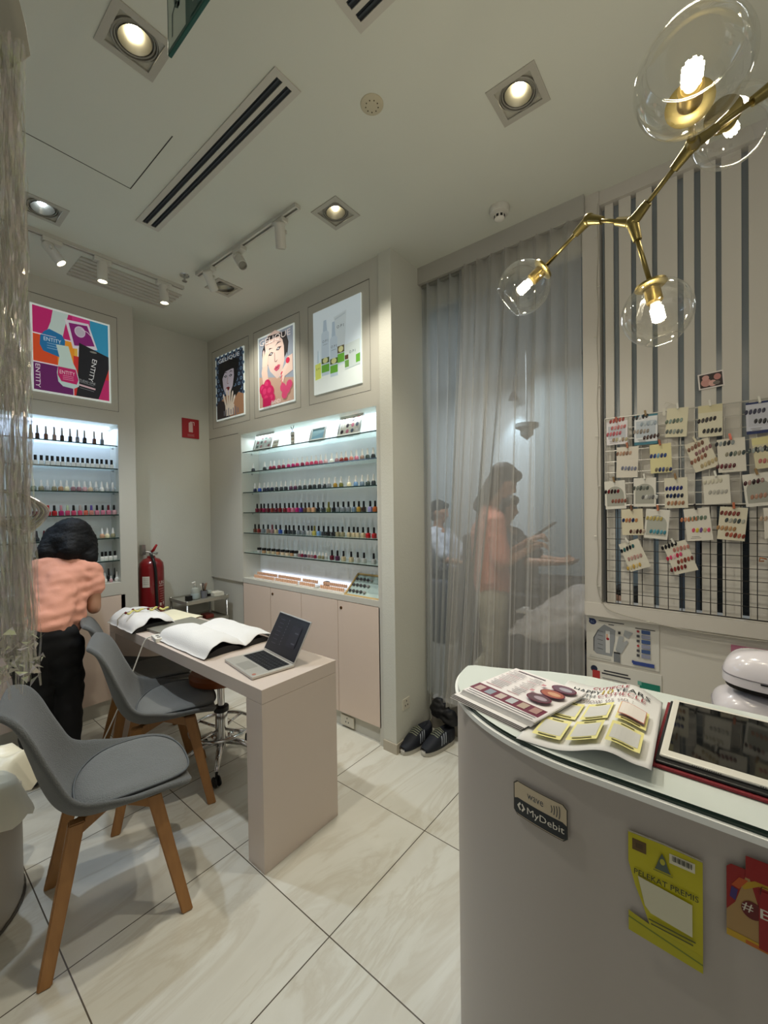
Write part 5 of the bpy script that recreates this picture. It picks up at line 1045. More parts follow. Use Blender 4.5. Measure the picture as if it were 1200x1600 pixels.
cards = [
 ('leftmost card in the top row, pink nails on a white sheet with red cluster above', (118, 258), (258, 240), (120, 412), 'd6d2d4', [(188, 244, B_('8c3a34', 'a85048'), .1), (198, 290, B_('b06868', 'c48c8c'), .05), (168, 334, B_('a8525c', 'b86a70'), .05), (208, 372, B_('8c7860', 'a8a080', 'd0ccc0'), -.05)], dict(panel_='b4b6bc', lines=3, clip='a05a48')),
 ('teal-edged card in the top row with silver, grey and dark brown nails', (305, 215), (460, 190), (305, 412), 'd2d4d6', [(345, 222, B_('141416', '2a2a2c', 'b8b8b8'), .1), (400, 264, B_('8c9aa4', 'aab4ba'), .02), (350, 318, B_('7c746c', '948c84'), 0), (418, 352, B_('2c1412', '3c201c'), .12)], dict(strip='3c7484', panel_='b0b8c0', lines=3, clip='8a7452')),
 ('cream card in the top row with two sets of green-grey nails', (525, 165), (668, 160), (512, 358), 'cfc9ae', [(570, 248, B_('5a6a58', '7c9088', '4c5c50'), .1), (572, 318, B_('4a5450', '6c7670', '8c948c'), -.02)], dict(clip='d8d6cc')),
 ('cream card in the top row with two sets of black nails', (732, 150), (895, 138), (733, 360), 'd0cbb4', [(790, 240, B_('140c0e', '1c1012'), .12), (825, 312, B_('0f1012', '23282a'), -.02)], dict(clip='d8d6cc', head='c8c09a')),
 ('navy-edged card cut by the right side of the picture, top row', (1050, 130), (1240, 95), (1057, 340), 'c4c6d0', [(1112, 184, B_('2c2c40', '3c3c50'), .02), (1178, 246, B_('141418', '202024'), -.1)], dict(strip='1c2c5c', panel_='b8bac4', lines=3, clip='dcdad0')),
 ('cream card, second row left end, tan nails above bluish nails', (188, 425), (332, 422), (183, 628), 'd0c9bc', [(235, 465, B_('7c5a48', 'b09078', '9c7860'), .03), (268, 565, B_('6c7080', '84889a'), -.08)], dict(clip='a86a50')),
 ('yellow-cream card, second row, navy and blue nails', (407, 410), (550, 402), (415, 600), 'd0c898', [(465, 480, B_('1c2c64', '24407c', '6c94b0'), -.02), (500, 572, B_('6c6450', '24305c', '3c4a78'), -.04)], dict(clip='a05a40')),
 ('tilted cream card, second row, four sets of brown and gold nails', (640, 410), (800, 368), (715, 594), 'cfc8b4', [(715, 418, B_('6c4a38', '8a6450'), .25), (766, 442, B_('7c5454', '94706c'), .25), (735, 502, B_('744a38', '9c7058'), .25), (805, 527, B_('a0906c', 'b4a47c'), .2)], dict(clip='c8c0a8')),
 ('pale card with pink flower clip, second row', (857, 375), (1045, 352), (868, 596), 'd2cdc0', [(910, 398, B_('1c2024', '8c9494', '3a4444'), .02), (980, 465, B_('8a8470', '2c3c3c', '6c7468'), .04), (918, 550, B_('4c1c20', '6c3034'), 0)], dict(clip='d8705c', lines=2)),
 ('cream-headed card cut by the right side, second row', (1088, 365), (1240, 345), (1118, 572), 'cdc5a4', [(1135, 442, B_('4c5450', '8c9490'), -.05), (1178, 428, B_('1c1e20', 'a0a09c'), 0), (1208, 512, B_('b06a64',), -.1)], dict(clip=None, head='d4cc94')),
 ('arched grey card at the left end of the third row, dark red nails', (103, 655), (240, 645), (115, 840), 'd3d0c6', [(155, 720, B_('1c1012', '6c1c20', '2a1416'), -.02), (202, 783, B_('7c4c40', '8c5a4c'), -.02)], dict(arch='9c9c92', clip='7c6444')),
 ('arched grey card, third row, grey and silver nails', (300, 632), (450, 628), (300, 822), 'd3d0c6', [(348, 697, B_('4c524c', '747a72'), 0), (408, 757, B_('5c5c5c', 'c0c0bc', '8c8c8a'), 0)], dict(arch='9c9c92', clip='d4d2c8')),
 ('cream card, third row, navy nails over brown nails', (505, 632), (660, 630), (510, 832), 'd0cbb8', [(570, 698, B_('141c5c', '1c2874'), .02), (575, 748, B_('141828', '24345c'), 0), (582, 797, B_('8c644c', 'b08c6c'), 0)], dict(clip='8a6c48')),
 ('blank-looking pale card, third row, faint beige nails', (762, 620), (940, 608), (775, 808), 'd3cfc2', [(830, 652, B_('bdb8a4', 'c6c2b0'), .05), (865, 722, B_('a4a298', 'b0aea4'), 0)], dict(clip='d4d2c8')),
 ('arched grey card cut by the right side, third row', (1025, 610), (1230, 590), (1055, 825), 'd3d0c6', [(1105, 655, B_('3c1418', '9c8078', '24100f'), .12), (1152, 748, B_('9c7460', 'a88470'), .1)], dict(arch='9c9c92', clip='8c7048')),
 ('cream card at left of fourth row, navy, orange and brown nails', (217, 840), (360, 832), (225, 1012), 'cfc6ac', [(275, 912, B_('1c2850', 'b07848', '9c6450'), -.02), (325, 987, B_('4c2c24', 'a89888', '3c241e'), 0)], dict(clip='6c4a34')),
 ('arched grey card, fourth row, gold above teal nails', (385, 835), (545, 840), (368, 1028), 'd3d0c6', [(438, 900, B_('a89858', 'b8a86c'), 0), (462, 990, B_('3c7c8c', '5c98a8'), 0)], dict(arch='a4a69c', clip='b06a48')),
 ('pale card, fourth row, orange, green and rainbow nails', (632, 840), (805, 825), (660, 1053), 'd3cec2', [(672, 906, B_('b0704c', 'c08c6c'), .02), (728, 898, B_('6c7c6c', '5c6c5c'), 0), (752, 978, B_('c44c64', 'c8b43c', '6c4c84', 'b8a47c'), -.05)], dict(clip='1c1818', lines=2)),
 ('cream card, fourth row right, four sets from red-brown to tan', (880, 820), (1067, 828), (858, 1037), 'cfc8b2', [(945, 866, B_('6c3028', '84443a'), 0), (978, 916, B_('3a4444', 'a4a498', '6c7068'), -.03), (920, 966, B_('9c7850', 'b08c64'), -.03), (980, 1014, B_('74301f', 'a85c48'), -.06)], dict(clip='b86848')),
 ('pale card cut by the right side, fourth row', (1168, 830), (1300, 815), (1180, 1035), 'd3cec2', [(1215, 900, B_('b09880',), 0)], dict(clip=None)),
 ('left tilted card in the bottom row, teal, pink and gold nails', (198, 1075), (330, 1035), (280, 1258), 'cfcaba', [(258, 1102, B_('0f1414', '2c5c5c', '141414'), .15), (308, 1160, B_('a8847c', 'b8948c'), .02), (302, 1222, B_('b8984c', 'c8b888'), .05)], dict(clip='d4d2c8')),
 ('right tilted card in the bottom row, black, red and pink nails', (495, 1080), (645, 1038), (578, 1278), 'cfcaba', [(537, 1084, B_('0c0c0e', '121214'), .1), (618, 1100, B_('a87064', 'b88478'), .02), (572, 1155, B_('b01c3c', 'c4486c', 'd8a8b0'), .12), (645, 1178, B_('6c3024', '9c5444'), .08), (600, 1234, B_('5c1c1c', '8c3430'), .06)], dict(clip='d4d2c8'))]
for lab_, tl, tr, bl, bg, nl, kw in cards: card(lab_, tl, tr, bl, bg, nl, **kw)
p = onx(1092, 586, XS + .02); T = thing('photo_print', 'small photo of pink nails stuck on the white slats', 'photo', (XS + .019, p.y, p.z - .068), -pi / 2)
w, h = .088, .068; mk('print_border', bx(0, w, -.0012, .0, 0, h), mat('dcd6d2', .4), T, rot=(0, radians(-4), 0))
c = Canvas((0, -.0016, .0), (cos(radians(4)), 0, sin(radians(4))), (-sin(radians(4)), 0, cos(radians(4)))); c.rect(w / 2, h / 2, w * .88, h * .84, '2a1c1c')
for (x, y, rx, ry, cc) in ((.3, .4, .2, .26, 'c08c84'), (.55, .3, .16, .2, 'd0a49c'), (.75, .65, .14, .2, 'b87c78'), (.3, .7, .14, .16, 'c89890'), (.7, .28, .14, .12, '6c6460')): c.ell(w * x, h * y, w * rx, h * ry, cc, n=12)
c.build('picture', T)
T = thing('gold_clip', 'lone copper-coloured clip on the black wire grid at right', 'clip', tuple(kz(1165, 1172))); mk('clip_body', tb([(0, -.012, 0), (0, .008, .004), (0, .01, -.01), (0, -.004, -.008)], .003, 8), mat('b8744c', .3, .8), T, smooth=True)
T = thing('hanging_string', 'looped pale string with tag at the top of the white grid', 'string', tuple(kz(560, 130))); mk('loop', tb(smoothpts([(0, .03, .0), (-.004, .022, .008), (-.004, .012, .004), (0, -.0, -.002), (0, -.015, -.008), (0, .005, -.004), (0, .03, -.02)], 5), .0012, 6), mat('c4c0b4', .6), T)
mk('tag', bx(-.002, -.0005, .026, .036, -.05, -.015), mat('cfccc0', .6), T)
# string of unlit fairy lights along the post and the sill
pts = [onx(934, y, XS - .014) for y in range(318, 940, 26)]; pts = [V((q.x, q.y + .003 * sin(i * 1.7), q.z)) for i, q in enumerate(pts)]
pts += [V((XS - .02, .44, .985)), V((XS - .022, .38, .955)), V((XS - .02, .25, .935)), V((XS - .02, .1, .92)), V((XS - .02, -.1, .918)), V((XS - .02, -.3, .93)), V((XS - .02, -.6, .92))]
T = thing('fairy_lights', 'thin unlit fairy light string down the white post and along the sill', 'fairy lights'); mk('wire', tb(smoothpts(pts, 4), .0016, 6), mat('a8a498', .5), T)
bl_ = meshof('fairy', lambda: lathe([(0, 0), (.0022, .001), (.0025, .012), (0, .015)], 8))
for i in range(2, len(pts), 3): part('light_bulb', bl_, mat('c9c6ba', .2), T, loc=pts[i] + V((-.002, 0, 0)), rot=(pi / 2 if i % 2 else -pi / 2, 0, 0))

# notices under the sill
def notice(label, tl, tr, bl, paint, nm='notice_board'):
    a, b_, c_ = [onx(*q, XS + .019) for q in (tl, tr, bl)]; w, h = a.y - b_.y, a.z - c_.z; T = thing(nm, label, 'notice', (XS + .0195, a.y, c_.z), -pi / 2); mk('panel', bx(0, w, -.003, .0, 0, h), mat('d2d0c8', .4), T)
    c = Canvas((0, -.0034, 0), (1, 0, 0), (0, 0, 1)); paint(c, w, h); c.build('print', T, .5)
def n_plan(c, w, h):
    P = lambda pts, col: c.poly([(x * w, (1 - y) * h) for x, y in pts], col); Rr = lambda x, y, a, b_, col: c.rect(x * w, (1 - y) * h, a * w, b_ * h, col)
    c.ell(.09 * w, .87 * h, .055 * w, .07 * h, '1c2c5c'); P([(.03, .06), (.1, .06), (.06, .16)], '1c2c5c'); c.text('EC', .09 * w, .865 * h, .05 * h, '8c9cbc')
    for x, y, l in ((.36, .09, .36), (.36, .15, .08), (.82, .14, .26)): Rr(x, y, l, .018, '3a3a3c')
    P([(.17, .3), (.26, .16), (.42, .26), (.41, .5), (.37, .86), (.15, .86), (.1, .8), (.1, .5)], '8c9094'); P([(.17, .3), (.18, .3), (.115, .5), (.11, .8), (.1, .8), (.1, .5)], '34383c')
    Rr(.31, .55, .06, .5, 'cfcfcc'); Rr(.3, .42, .03, .1, 'c8a48c'); c.ell(.31 * w, .52 * h, .022 * w, .03 * h, '9c2430')
    for i in range(5): c.line([((.16 + .01 * (i % 2)) * w, (.68 - i * .1) * h), ((.24) * w, (.665 - i * .1) * h)], .006 * h * 1.2, '3a3e42')
    P([(.55, .22), (.66, .26), (.6, .4), (.53, .34)], 'a0a4a6'); P([(.47, .36), (.54, .38), (.52, .5), (.58, .44), (.6, .48), (.5, .76), (.42, .7)], 'a0a4a6'); Rr(.475, .3, .035, .06, '2c2c2e'); Rr(.44, .87, .09, .2, '74787c'); Rr(.44, .76, .09, .03, '1c1c1e')
    Rr(.2, .93, .3, .035, 'a8a6a0'); Rr(.2, .93, .29, .022, 'd2d0c8')
    for i in range(6): Rr(.83, .2 + i * .105, .115, .08, '3c5484' if i % 2 == 0 else '8c90a8')
    for i in range(6): (c.ell(.73 * w, (1 - (.2 + i * .105)) * h, .018 * w, .026 * h, '9c3038') if i in (0, 3) else Rr(.73, .2 + i * .105, .04, .055, '44444a'))
    Rr(.8, .9, .28, .08, '34488c'); Rr(.66, .88, .03, .06, '34488c')
notice('mall floor plan notice with blue legend under the partition sill', (916.8, 960.5), (1030, 979), (917, 1027), n_plan, 'floor_plan_notice')
def n_emerg(c, w, h):
    P = lambda x, y, a, b_, col: c.rect(x * w, (1 - y) * h, a * w, b_ * h, col)
    c.ell(.09 * w, .93 * h, .05 * w, .035 * h, '1c2440'); P(.12, .13, .11, .09, 'b03434'); P(.12, .22, .11, .08, 'b8643c'); P(.12, .31, .11, .08, 'b8a04c')
    for i, l in enumerate((.34, .4)): P(.4, .07 + i * .03, l, .014, '34343a')
    for i in range(6): P(.38 - .03 * (i % 2), .15 + i * .03, .34 - .05 * (i % 3), .006, '74747a')
    P(.85, .14, .26, .07, '1c7c68'); P(.72, .12, .05, .04, '6ca89c')
    for i in range(8): P(.85, .24 + i * .05, .2, .006, '74747a')
notice('emergency instructions notice with red and green blocks, below the floor plan', (919, 1032), (1034, 1057), (921, 1175), n_emerg, 'emergency_notice')
a = onx(1142, 1007, XS + .018); T = thing('pink_sign', 'pink sign with dark red lettering behind the white nail lamps', 'sign', (XS + .0185, a.y, a.z - .16), -pi / 2); mk('panel', bx(0, .36, -.004, 0, 0, .16), mat('c47c98', .4), T)
c = Canvas((0, -.0044, 0), (1, 0, 0), (0, 0, 1))
for i in range(6): c.rect(.045 + .058 * i, .128, .046, .026, '4c1428')
c.build('lettering', T)
# ================================================= reception counter
CH = 1.0
def outline(inset=0, n=26):
    """plan of the counter: straight front along Y at x=.805, quarter ellipse at the end, short curved back"""
    pts = [(1.26, -1.5), (.812, -1.5)]; cx, cy, rx, ry = 1.125, .2, .315, .395
    for k in range(n + 1): t = pi - (pi / 2) * k / n; pts.append((cx + rx * cos(t), cy + ry * sin(t)))
    pts += [(1.145, .575), (1.16, .53), (1.19, .46), (1.23, .38), (1.26, .28)]
    if inset:
        out = []; N = len(pts)
        for i in range(N):
            a, b, c = V(pts[i - 1]).to_2d(), V(pts[i]).to_2d(), V(pts[(i + 1) % N]).to_2d()
            d = ((b - a).normalized() + (c - b).normalized()); d = d.normalized() if d.length > 1e-6 else d; out.append((b.x + d.y * inset, b.y - d.x * inset))
        return out
    return pts
def V(p): return Vector(p)
T = thing('reception_counter', 'white reception counter with curved end and green-edged glass top at lower right', 'counter', (0, 0, 0))
def poly_ok(p): return p[::-1]
b = bmesh.new(); prism(b, poly_ok(outline(.004)), .0, CH - .022); q = mk('counter_body', b, mat('aca59e', .45), T, smooth=30)
b = bmesh.new(); prism(b, poly_ok(outline(-.002)), CH - .022, CH - .011); mk('white_lip', b, mat('eef0ec', .35), T, smooth=30)
b = bmesh.new(); prism(b, poly_ok(outline(.006)), CH - .011, CH - .0005); g = mk('glass_top', b, [mat('d3dbd6', .07, spec=.6), mat('0d2a22', .1)], T, smooth=30)
for p in g.data.polygons:
    if abs(p.normal.z) < .5: p.material_index = 1
T = thing('rear_shelf', 'lower white work shelf behind the reception counter', 'shelf', (0, 0, 0)); mk('shelf_top', bx(1.3, 1.72, -1.5, -.05, .86, .885, .002), M_WHITE, T); mk('shelf_body', bx(1.32, 1.7, -1.5, -.07, 0, .859), M_WHITE, T)

# stickers on the counter front
SX = .8085
def sticker(name, label, cat, tl, tr, bl, paint, rnd=.008, bg='c9b897'):
    a, b_, c_ = [onx(*q, SX) for q in (tl, tr, bl)]; w, h = a.y - b_.y, a.z - c_.z; yc = (a.y + b_.y) / 2
    T = thing(name, label, cat, (SX, a.y, c_.z), -pi / 2); c = Canvas((0, -.0006, 0), (1, 0, 0), (0, 0, 1), warp=lambda x, y, k: Vector((x, -.0006 - k + bend(a.y - x), y)))
    paint(c, w, h); return T, c, w, h, a
def bend(y): return (.315 * (1 - math.sqrt(max(0, 1 - ((y - .2) / .395) ** 2))) if y > .2 else 0)
def rrect(w, h, r, n=6, x0=0, y0=0, sub=10):
    pts = []
    for cx, cy, a0 in ((w - r, r, -pi / 2), (w - r, h - r, 0), (r, h - r, pi / 2), (r, r, pi)):
        for k in range(n + 1): t = a0 + pi / 2 * k / n; pts.append((x0 + cx + r * cos(t), y0 + cy + r * sin(t)))
    return pts
def strips(c, w, h, r, col, x0=0, y0=0, n=14, y1=None):
    """rounded rectangle cut in vertical strips so it can follow the curved front"""
    for i in range(n):
        a, b_ = w * i / n, w * (i + 1) / n
        def ins(x): d = max(0, r - x, x - (w - r)); return r - math.sqrt(max(0, r * r - d * d)) if d > 0 else 0
        c.poly([(x0 + a, y0 + ins(a)), (x0 + b_, y0 + ins(b_)), (x0 + b_, y0 + h - ins(b_)), (x0 + a, y0 + h - ins(a))], col); c.k -= 1
    c.k += 1
def s_wave(c, w, h):
    strips(c, w, h, .008, '8c8578'); strips(c, w * .985, h * .975, .0075, '16181c', w * .0075, h * .0125); strips(c, w * .955, h * .94, .007, 'bcae94', w * .0225, h * .03)
    strips(c, w * .955, h * .46, .004, '101820', w * .0225, h * .05)
    c.text('wave', w * .43, h * .72, h * .14, '3a4048', w=w * .3)
    for k in range(4): c.line([(w * (.70 + .045 * k) + h * .05 * cos(t) , h * .72 + h * (.12 + .03 * k) * sin(t)) for t in (-.9, -.45, 0, .45, .9)], h * .022, '2c323a')
    c.poly([(w * .08, h * .3), (w * .135, h * .42), (w * .155, h * .38), (w * .12, h * .3), (w * .155, h * .22), (w * .135, h * .18)], 'd8d4c8'); c.poly([(w * .24, h * .3), (w * .185, h * .42), (w * .165, h * .38), (w * .2, h * .3), (w * .165, h * .22), (w * .185, h * .18)], 'd8d4c8')
    c.text('MyDebit', w * .61, h * .28, h * .24, 'dcd8cc', w=w * .66)
T, c, w, h, a = sticker('payment_sticker', 'beige and black card payment sticker on the curved counter front', 'sticker', (797, 1222), (887.5, 1254), (799, 1277), s_wave); c.build('sticker_face', T, .35)
def s_yellow(c, w, h):
    n = 1
    c.poly([(0, h), (0, h * .7), (w * .1, h * .48), (w * .22, h * .3), (w * .3, h * .16), (w, .0), (w, h)], 'b8b014'); c.poly([(0, 0), (w, -.04 * h), (w, h * .12), (w * .3, h * .16), (0, h * .2)], 'aca610')
    c.poly([(w * .0, h * .13), (w, h * .03), (w, h * .045), (0, h * .145)], '6c7a1c')
    c.rect(w * .16, h * .89, w * .2, h * .11, '5c4620'); c.rect(w * .16, h * .89, w * .1, h * .05, '4c3a1c')
    c.rect(w * .74, h * .9, w * .33, h * .09, 'd4d0b8')
    for k in range(14): c.rect(w * (.615 + .019 * k), h * .91, w * (.006 + .004 * (k * 7 % 3)), h * .05, '1c1c1c')
    c.poly([(w * .4, h * .78), (w * .44, h * .86), (w * .48, h * .92), (w * .53, h * .86), (w * .57, h * .78), (w * .6, h * .75), (w * .38, h * .75)], '4c5a50'); c.ell(w * .485, h * .84, w * .035, h * .03, 'a8a434'); c.rect(w * .49, h * .735, w * .26, h * .012, '7c7c24')
    c.text('PELEKAT PREMIS', w * .52, h * .635, h * .055, '1c2c20', w=w * .86); c.poly([(w * .14, h * .6), (w * .87, h * .56), (w * .87, h * .26), (w * .32, h * .29), (w * .24, h * .34)], 'c9c6ac')
    for k, wd in enumerate((.62, .56)): c.rect(w * .6, h * (.225 - .035 * k), w * wd, h * .014, '4c5018')
T, c, w, h, a = sticker('premises_sticker', 'yellow premises sticker with curling lower left corner on the counter front', 'sticker', (981.5, 1297), (1098, 1346), (984, 1452), s_yellow); q = c.build('sticker_face', T, .3)
mk('peeling_fold', tb([(0, -.002, h + .001), (w * .5, -.003, h + .003), (w, -.002, h)], .0012, 6), mat('8c8878', .4), T)
def s_red(c, w, h):
    strips(c, w, h, .006, '8c1416'); c.poly([(.0, .05 * h), (w * .5, .02 * h), (w * .5, .55 * h), (w * .36, .9 * h), (w * .3, .9 * h), (w * .14, .5 * h), (0, .35 * h)], 'a08050'); c.poly([(.2 * w, .78 * h), (.5 * w, .92 * h), (w, .88 * h), (w, .82 * h), (.5 * w, .84 * h), (.28 * w, .72 * h)], 'b08c1c')
    c.poly([(.08 * w, .72 * h), (.2 * w, .86 * h), (.34 * w, .86 * h), (.2 * w, .7 * h)], 'b04c1c'); c.poly([(.05 * w, .55 * h), (.08 * w, .7 * h), (.18 * w, .68 * h), (.14 * w, .52 * h)], '3c2868'); c.poly([(.0, .0), (w, -.02 * h), (w, .06 * h), (.0, .09 * h)], 'b89420'); c.poly([(.3 * w, .0), (w, -.02 * h), (w, .03 * h), (.3 * w, .05 * h)], 'b05c1c')
    c.ell(.4 * w, .48 * h, .17 * w, .12 * h, '5c1014'); c.poly([(.5 * w, .02 * h), (w, .0), (w, .8 * h), (.5 * w, .8 * h)], '8a1216'); c.text('#', .33 * w, .5 * h, .12 * h, 'c9c4b4', w=.17 * w); c.text('B', .62 * w, .5 * h, .13 * h, 'c9c4b4', w=.2 * w)
    c.line([(.52 * w, .75 * h), (.54 * w, .86 * h), (.9 * w, .87 * h)], .012 * w, '3c0c10')
T, c, w, h, a = sticker('red_sticker', 'red sticker with a hand and large white lettering cut by the right side', 'sticker', (1135, 1346), (1240, 1378), (1136, 1458), s_red)
c.poly([(w * .3, h * .9), (w, h * .9), (w, h * 1.2), (w * .3, h * 1.2)], '8c1416'); c.build('sticker_face', T, .3)

# flyers
fc = [onz(722.5, 1076, 1.02), onz(834.7, 1127, 1.02), onz(885, 1066.5, 1.02), onz(774, 1033.5, 1.02)]
o_, u_, v_ = fc[0], (fc[1] - fc[0]), (fc[3] - fc[0]); W_, H_ = u_.length, v_.length; u_ = u_.normalized(); v_ = Vector((-u_.y, u_.x, 0))
T = thing('flyer_stack', 'fanned stack of white and maroon price flyers on the counter end', 'flyers', (o_.x, o_.y, CH))
for k in range(16):
    z = .0008 + k * .0011; off = -.016 * (1 - k / 15) ** 1.5 - (.012 if k < 7 else 0); b = bmesh.new(); dy = random.uniform(-.001, .001)
    def f(u, v, z=z, off=off, k=k, dy=dy): 
        q = u_ * (u * W_ + off * .6 + dy) + v_ * (v * H_ + off); return Vector((q.x, q.y, z))
    grid(b, f, 6, 6); s = mk('flyer', b, mat('e0dedc' if k > 5 else ('3a3836' if k % 2 else 'c9c6c2'), .5), T); s.modifiers.new('s', 'SOLIDIFY').thickness = .0005
zt = .0008 + 15 * .0011 + .0008
def warpf(a, b_, k): u, v = a / W_, b_ / H_; q = u_ * a + v_ * b_; return Vector((q.x, q.y, zt + k * 1.5 ))
c = Canvas((0, 0, 0), (1, 0, 0), (0, 1, 0), warp=warpf, eps=.0001)
w, h = W_, H_; c.rect(w / 2, h / 2, w * .99, h * .99, 'e6e2e2')
c.poly([(0, h * .12), (w * .97, h * .1), (w * .97, h * .28), (0, h * .3)], '6a1c34')
for i in range(6): c.rect(w * (.1 + i * .155), h * .2, w * .1, h * .12, ['b8a49c', '8a94a0', 'c0b0a8', 'b4b8bc', 'b09c8c', 'a8847c'][i])
for i in range(2): c.rect(w * .5, h * (.03 + .045 * i), w * .92, h * .012, '8c8688')
c.rect(w * .3, h * .93, w * .4, h * .02, '7c6c70')
for i in range(15):
    for (x0, ww) in ((.17, .24), (.45, .17)): c.rect(w * (x0 + .02 * (i % 2)), h * (.36 + i * .036), w * (ww - .05 * ((i * 3) % 4) / 3), h * .01, '7c7478' if i % 5 else 'a0606c')
c.rect(w * .58, h * .55, w * .05, h * .05, 'c89098'); c.rect(w * .6, h * .75, w * .05, h * .05, 'c89098')
for (x, y, cc, c2) in ((.82, .82, '6c5060', 'a8a4b0'), (.8, .62, 'a8604c', 'd0a080'), (.76, .42, '5c4048', 'a898a4')): c.ell(w * x, h * y, w * .15, h * .095, '6a1c34'); c.ell(w * x, h * y, w * .135, h * .082, cc); c.ell(w * (x + .02), h * y, w * .08, h * .04, c2)
c.build('top_flyer_print', T, .45)
# curled anniversary sheet
hc = [onz(806.5, 1151.7, 1.004), onz(1018, 1214, 1.012), onz(1036, 1100, 1.01), onz(885, 1065.6, 1.004)]
hc[3] = hc[3] + (hc[3] - hc[0]) * .06
T = thing('anniversary_sheet', 'large curling white sheet with yellow boxed patches on the counter', 'paper', (hc[0].x, hc[0].y, CH))
def hump(u, v): return .002 + .034 * math.exp(-((u - .72) / .26) ** 2) * (.9 + .1 * v) + .012 * math.exp(-((u - 1.0) / .1) ** 2) * (1 - v)
def warps(a, b_, k): u, v = a, b_; q = hc[0] * (1 - u) * (1 - v) + hc[1] * u * (1 - v) + hc[2] * u * v + hc[3] * (1 - u) * v - hc[0]; return Vector((q.x, q.y, hump(u, v) + k))
b = bmesh.new(); grid(b, lambda u, v: warps(u, v, 0), 40, 10); q = mk('sheet', b, mat('e6e6e4', .5), T, smooth=True); q.modifiers.new('s', 'SOLIDIFY').thickness = .0005; q.modifiers['s'].offset = -1 
c = C2((0, 0, 0), (1, 0, 0), (0, 1, 0), warp=warps, eps=.0004); c.k = 3
c.text('CUTIECLE', .5, .955, .05, 'a0303c', w=.38); c.text('HAPPY', .27, .875, .062, '1c1c20', w=.3); c.text('10', .49, .875, .085, 'b8a030', w=.11); c.text('YEARS', .73, .875, .062, '1c1c20', w=.34); c.text('WITH', .27, .795, .055, '1c1c20', w=.22); c.text('CUTIECLE', .64, .795, .06, '9c4048', w=.46)
c.text('Follow us on :', .5, .70, .06, '8c7c7c', w=.55)
for i, (x, y) in enumerate(((.22, .50), (.5, .50), (.8, .50), (.22, .19), (.5, .19), (.8, .18))):
    c.rect(x, y, .24, .25, 'ece59a'); c.rect(x, y, .2, .17, 'd3d3cf'); c.rect(x, y + .104, .1, .012, '6c683c', n=2); c.rect(x, y - .106, .15, .012, '6c683c', n=2)
c.rect(.8, .5, .21, .18, 'c87c6c'); c.rect(.8, .5, .2, .165, 'e6dfd8')
c.build('sheet_print', T, .5)
# tablet in red case
tl_, bl__ = onz(1052.5, 1092, 1.018), onz(1030, 1177.5, 1.018); ux = (tl_ - bl__); Lx = ux.length; ang = math.atan2(ux.y, ux.x)
T = thing('tablet', 'white-framed tablet with dark screen lying in an open red case', 'tablet', (bl__.x, bl__.y, CH), ang)
mk('case', bx(-.02, Lx + .006, -.225, .012, .0005, .006, .002), mat('7c2028', .7, bump=.4, bscale=200), T); mk('case_rim', bx(-.014, Lx + .003, -.22, .006, .006, .012, .003), M_BLACK, T)
mk('tablet_body', bx(0, Lx, -.212, 0, .012, .0185, .003), mat('d8d6cc', .3), T); mk('screen', bx(.022, Lx - .012, -.2, -.012, .0186, .0189), mat('0e1011', .04, spec=.8), T)
b = bmesh.new()
for k in range(14): box(b, -.0003, .0, -.05 - k * .003, -.0486 - k * .003, .0145, .016)
for k in range(14): box(b, -.0003, .0, -.14 - k * .003, -.1386 - k * .003, .0145, .016)
mk('speaker_holes', b, M_BLACK, T)
# nail lamps stacked on the rear shelf
def nail_lamp(label, x, y, z, sc, rz):
    T = thing('nail_lamp', label, 'nail lamp', (x, y, z), rz, 'white nail lamps on the rear shelf')
    def f(u, v):
        a = u * 2 * pi; ph_ = v * pi / 2; cx_, sx_ = cos(a), sin(a); e = .55; px_ = abs(cx_) ** e * (1 if cx_ > 0 else -1); py_ = abs(sx_) ** e * (1 if sx_ > 0 else -1); r = cos(ph_) ** .5
        return Vector((px_ * r * .105, py_ * r * .12 , .012 + .082 * sin(ph_) ** .8 - .012 * (px_ + 1) * sin(ph_))) * sc
    b = bmesh.new(); grid(b, f, 40, 12); bmesh.ops.remove_doubles(b, verts=b.verts, dist=1e-5); mk('cover', b, mat('dad6dc', .2, coat=.4), T, smooth=True)
    b = bmesh.new(); prism(b, [(.098 * sc * abs(cos(t)) ** .55 * (1 if cos(t) > 0 else -1), .114 * sc * abs(sin(t)) ** .55 * (1 if sin(t) > 0 else -1)) for t in [k * pi / 20 + .001 for k in range(40)]], 0, .014 * sc); mk('base', b, M_BLACK, T)
    mk('seam_line', tb([f(k / 40, .12) * 1.003 for k in range(40)], .0012, 6, closed=True), mat('77737a', .5), T)
    for k in (-1, 0, 1): mk('vent_slot', bx(-.0015, .0015, -.012, .012, -.0015, .0015), M_BLACK, T, loc=Vector((-.1045 * sc, k * .035, .03 * sc)))
nail_lamp('lower of the two stacked white nail lamps behind the tablet', 1.50, -.108, .886, 1.05, .08)
T = nail_lamp('upper of the two stacked white nail lamps, tilted, below the pink sign', 1.5, -.14, .99, 1.1, -.12)
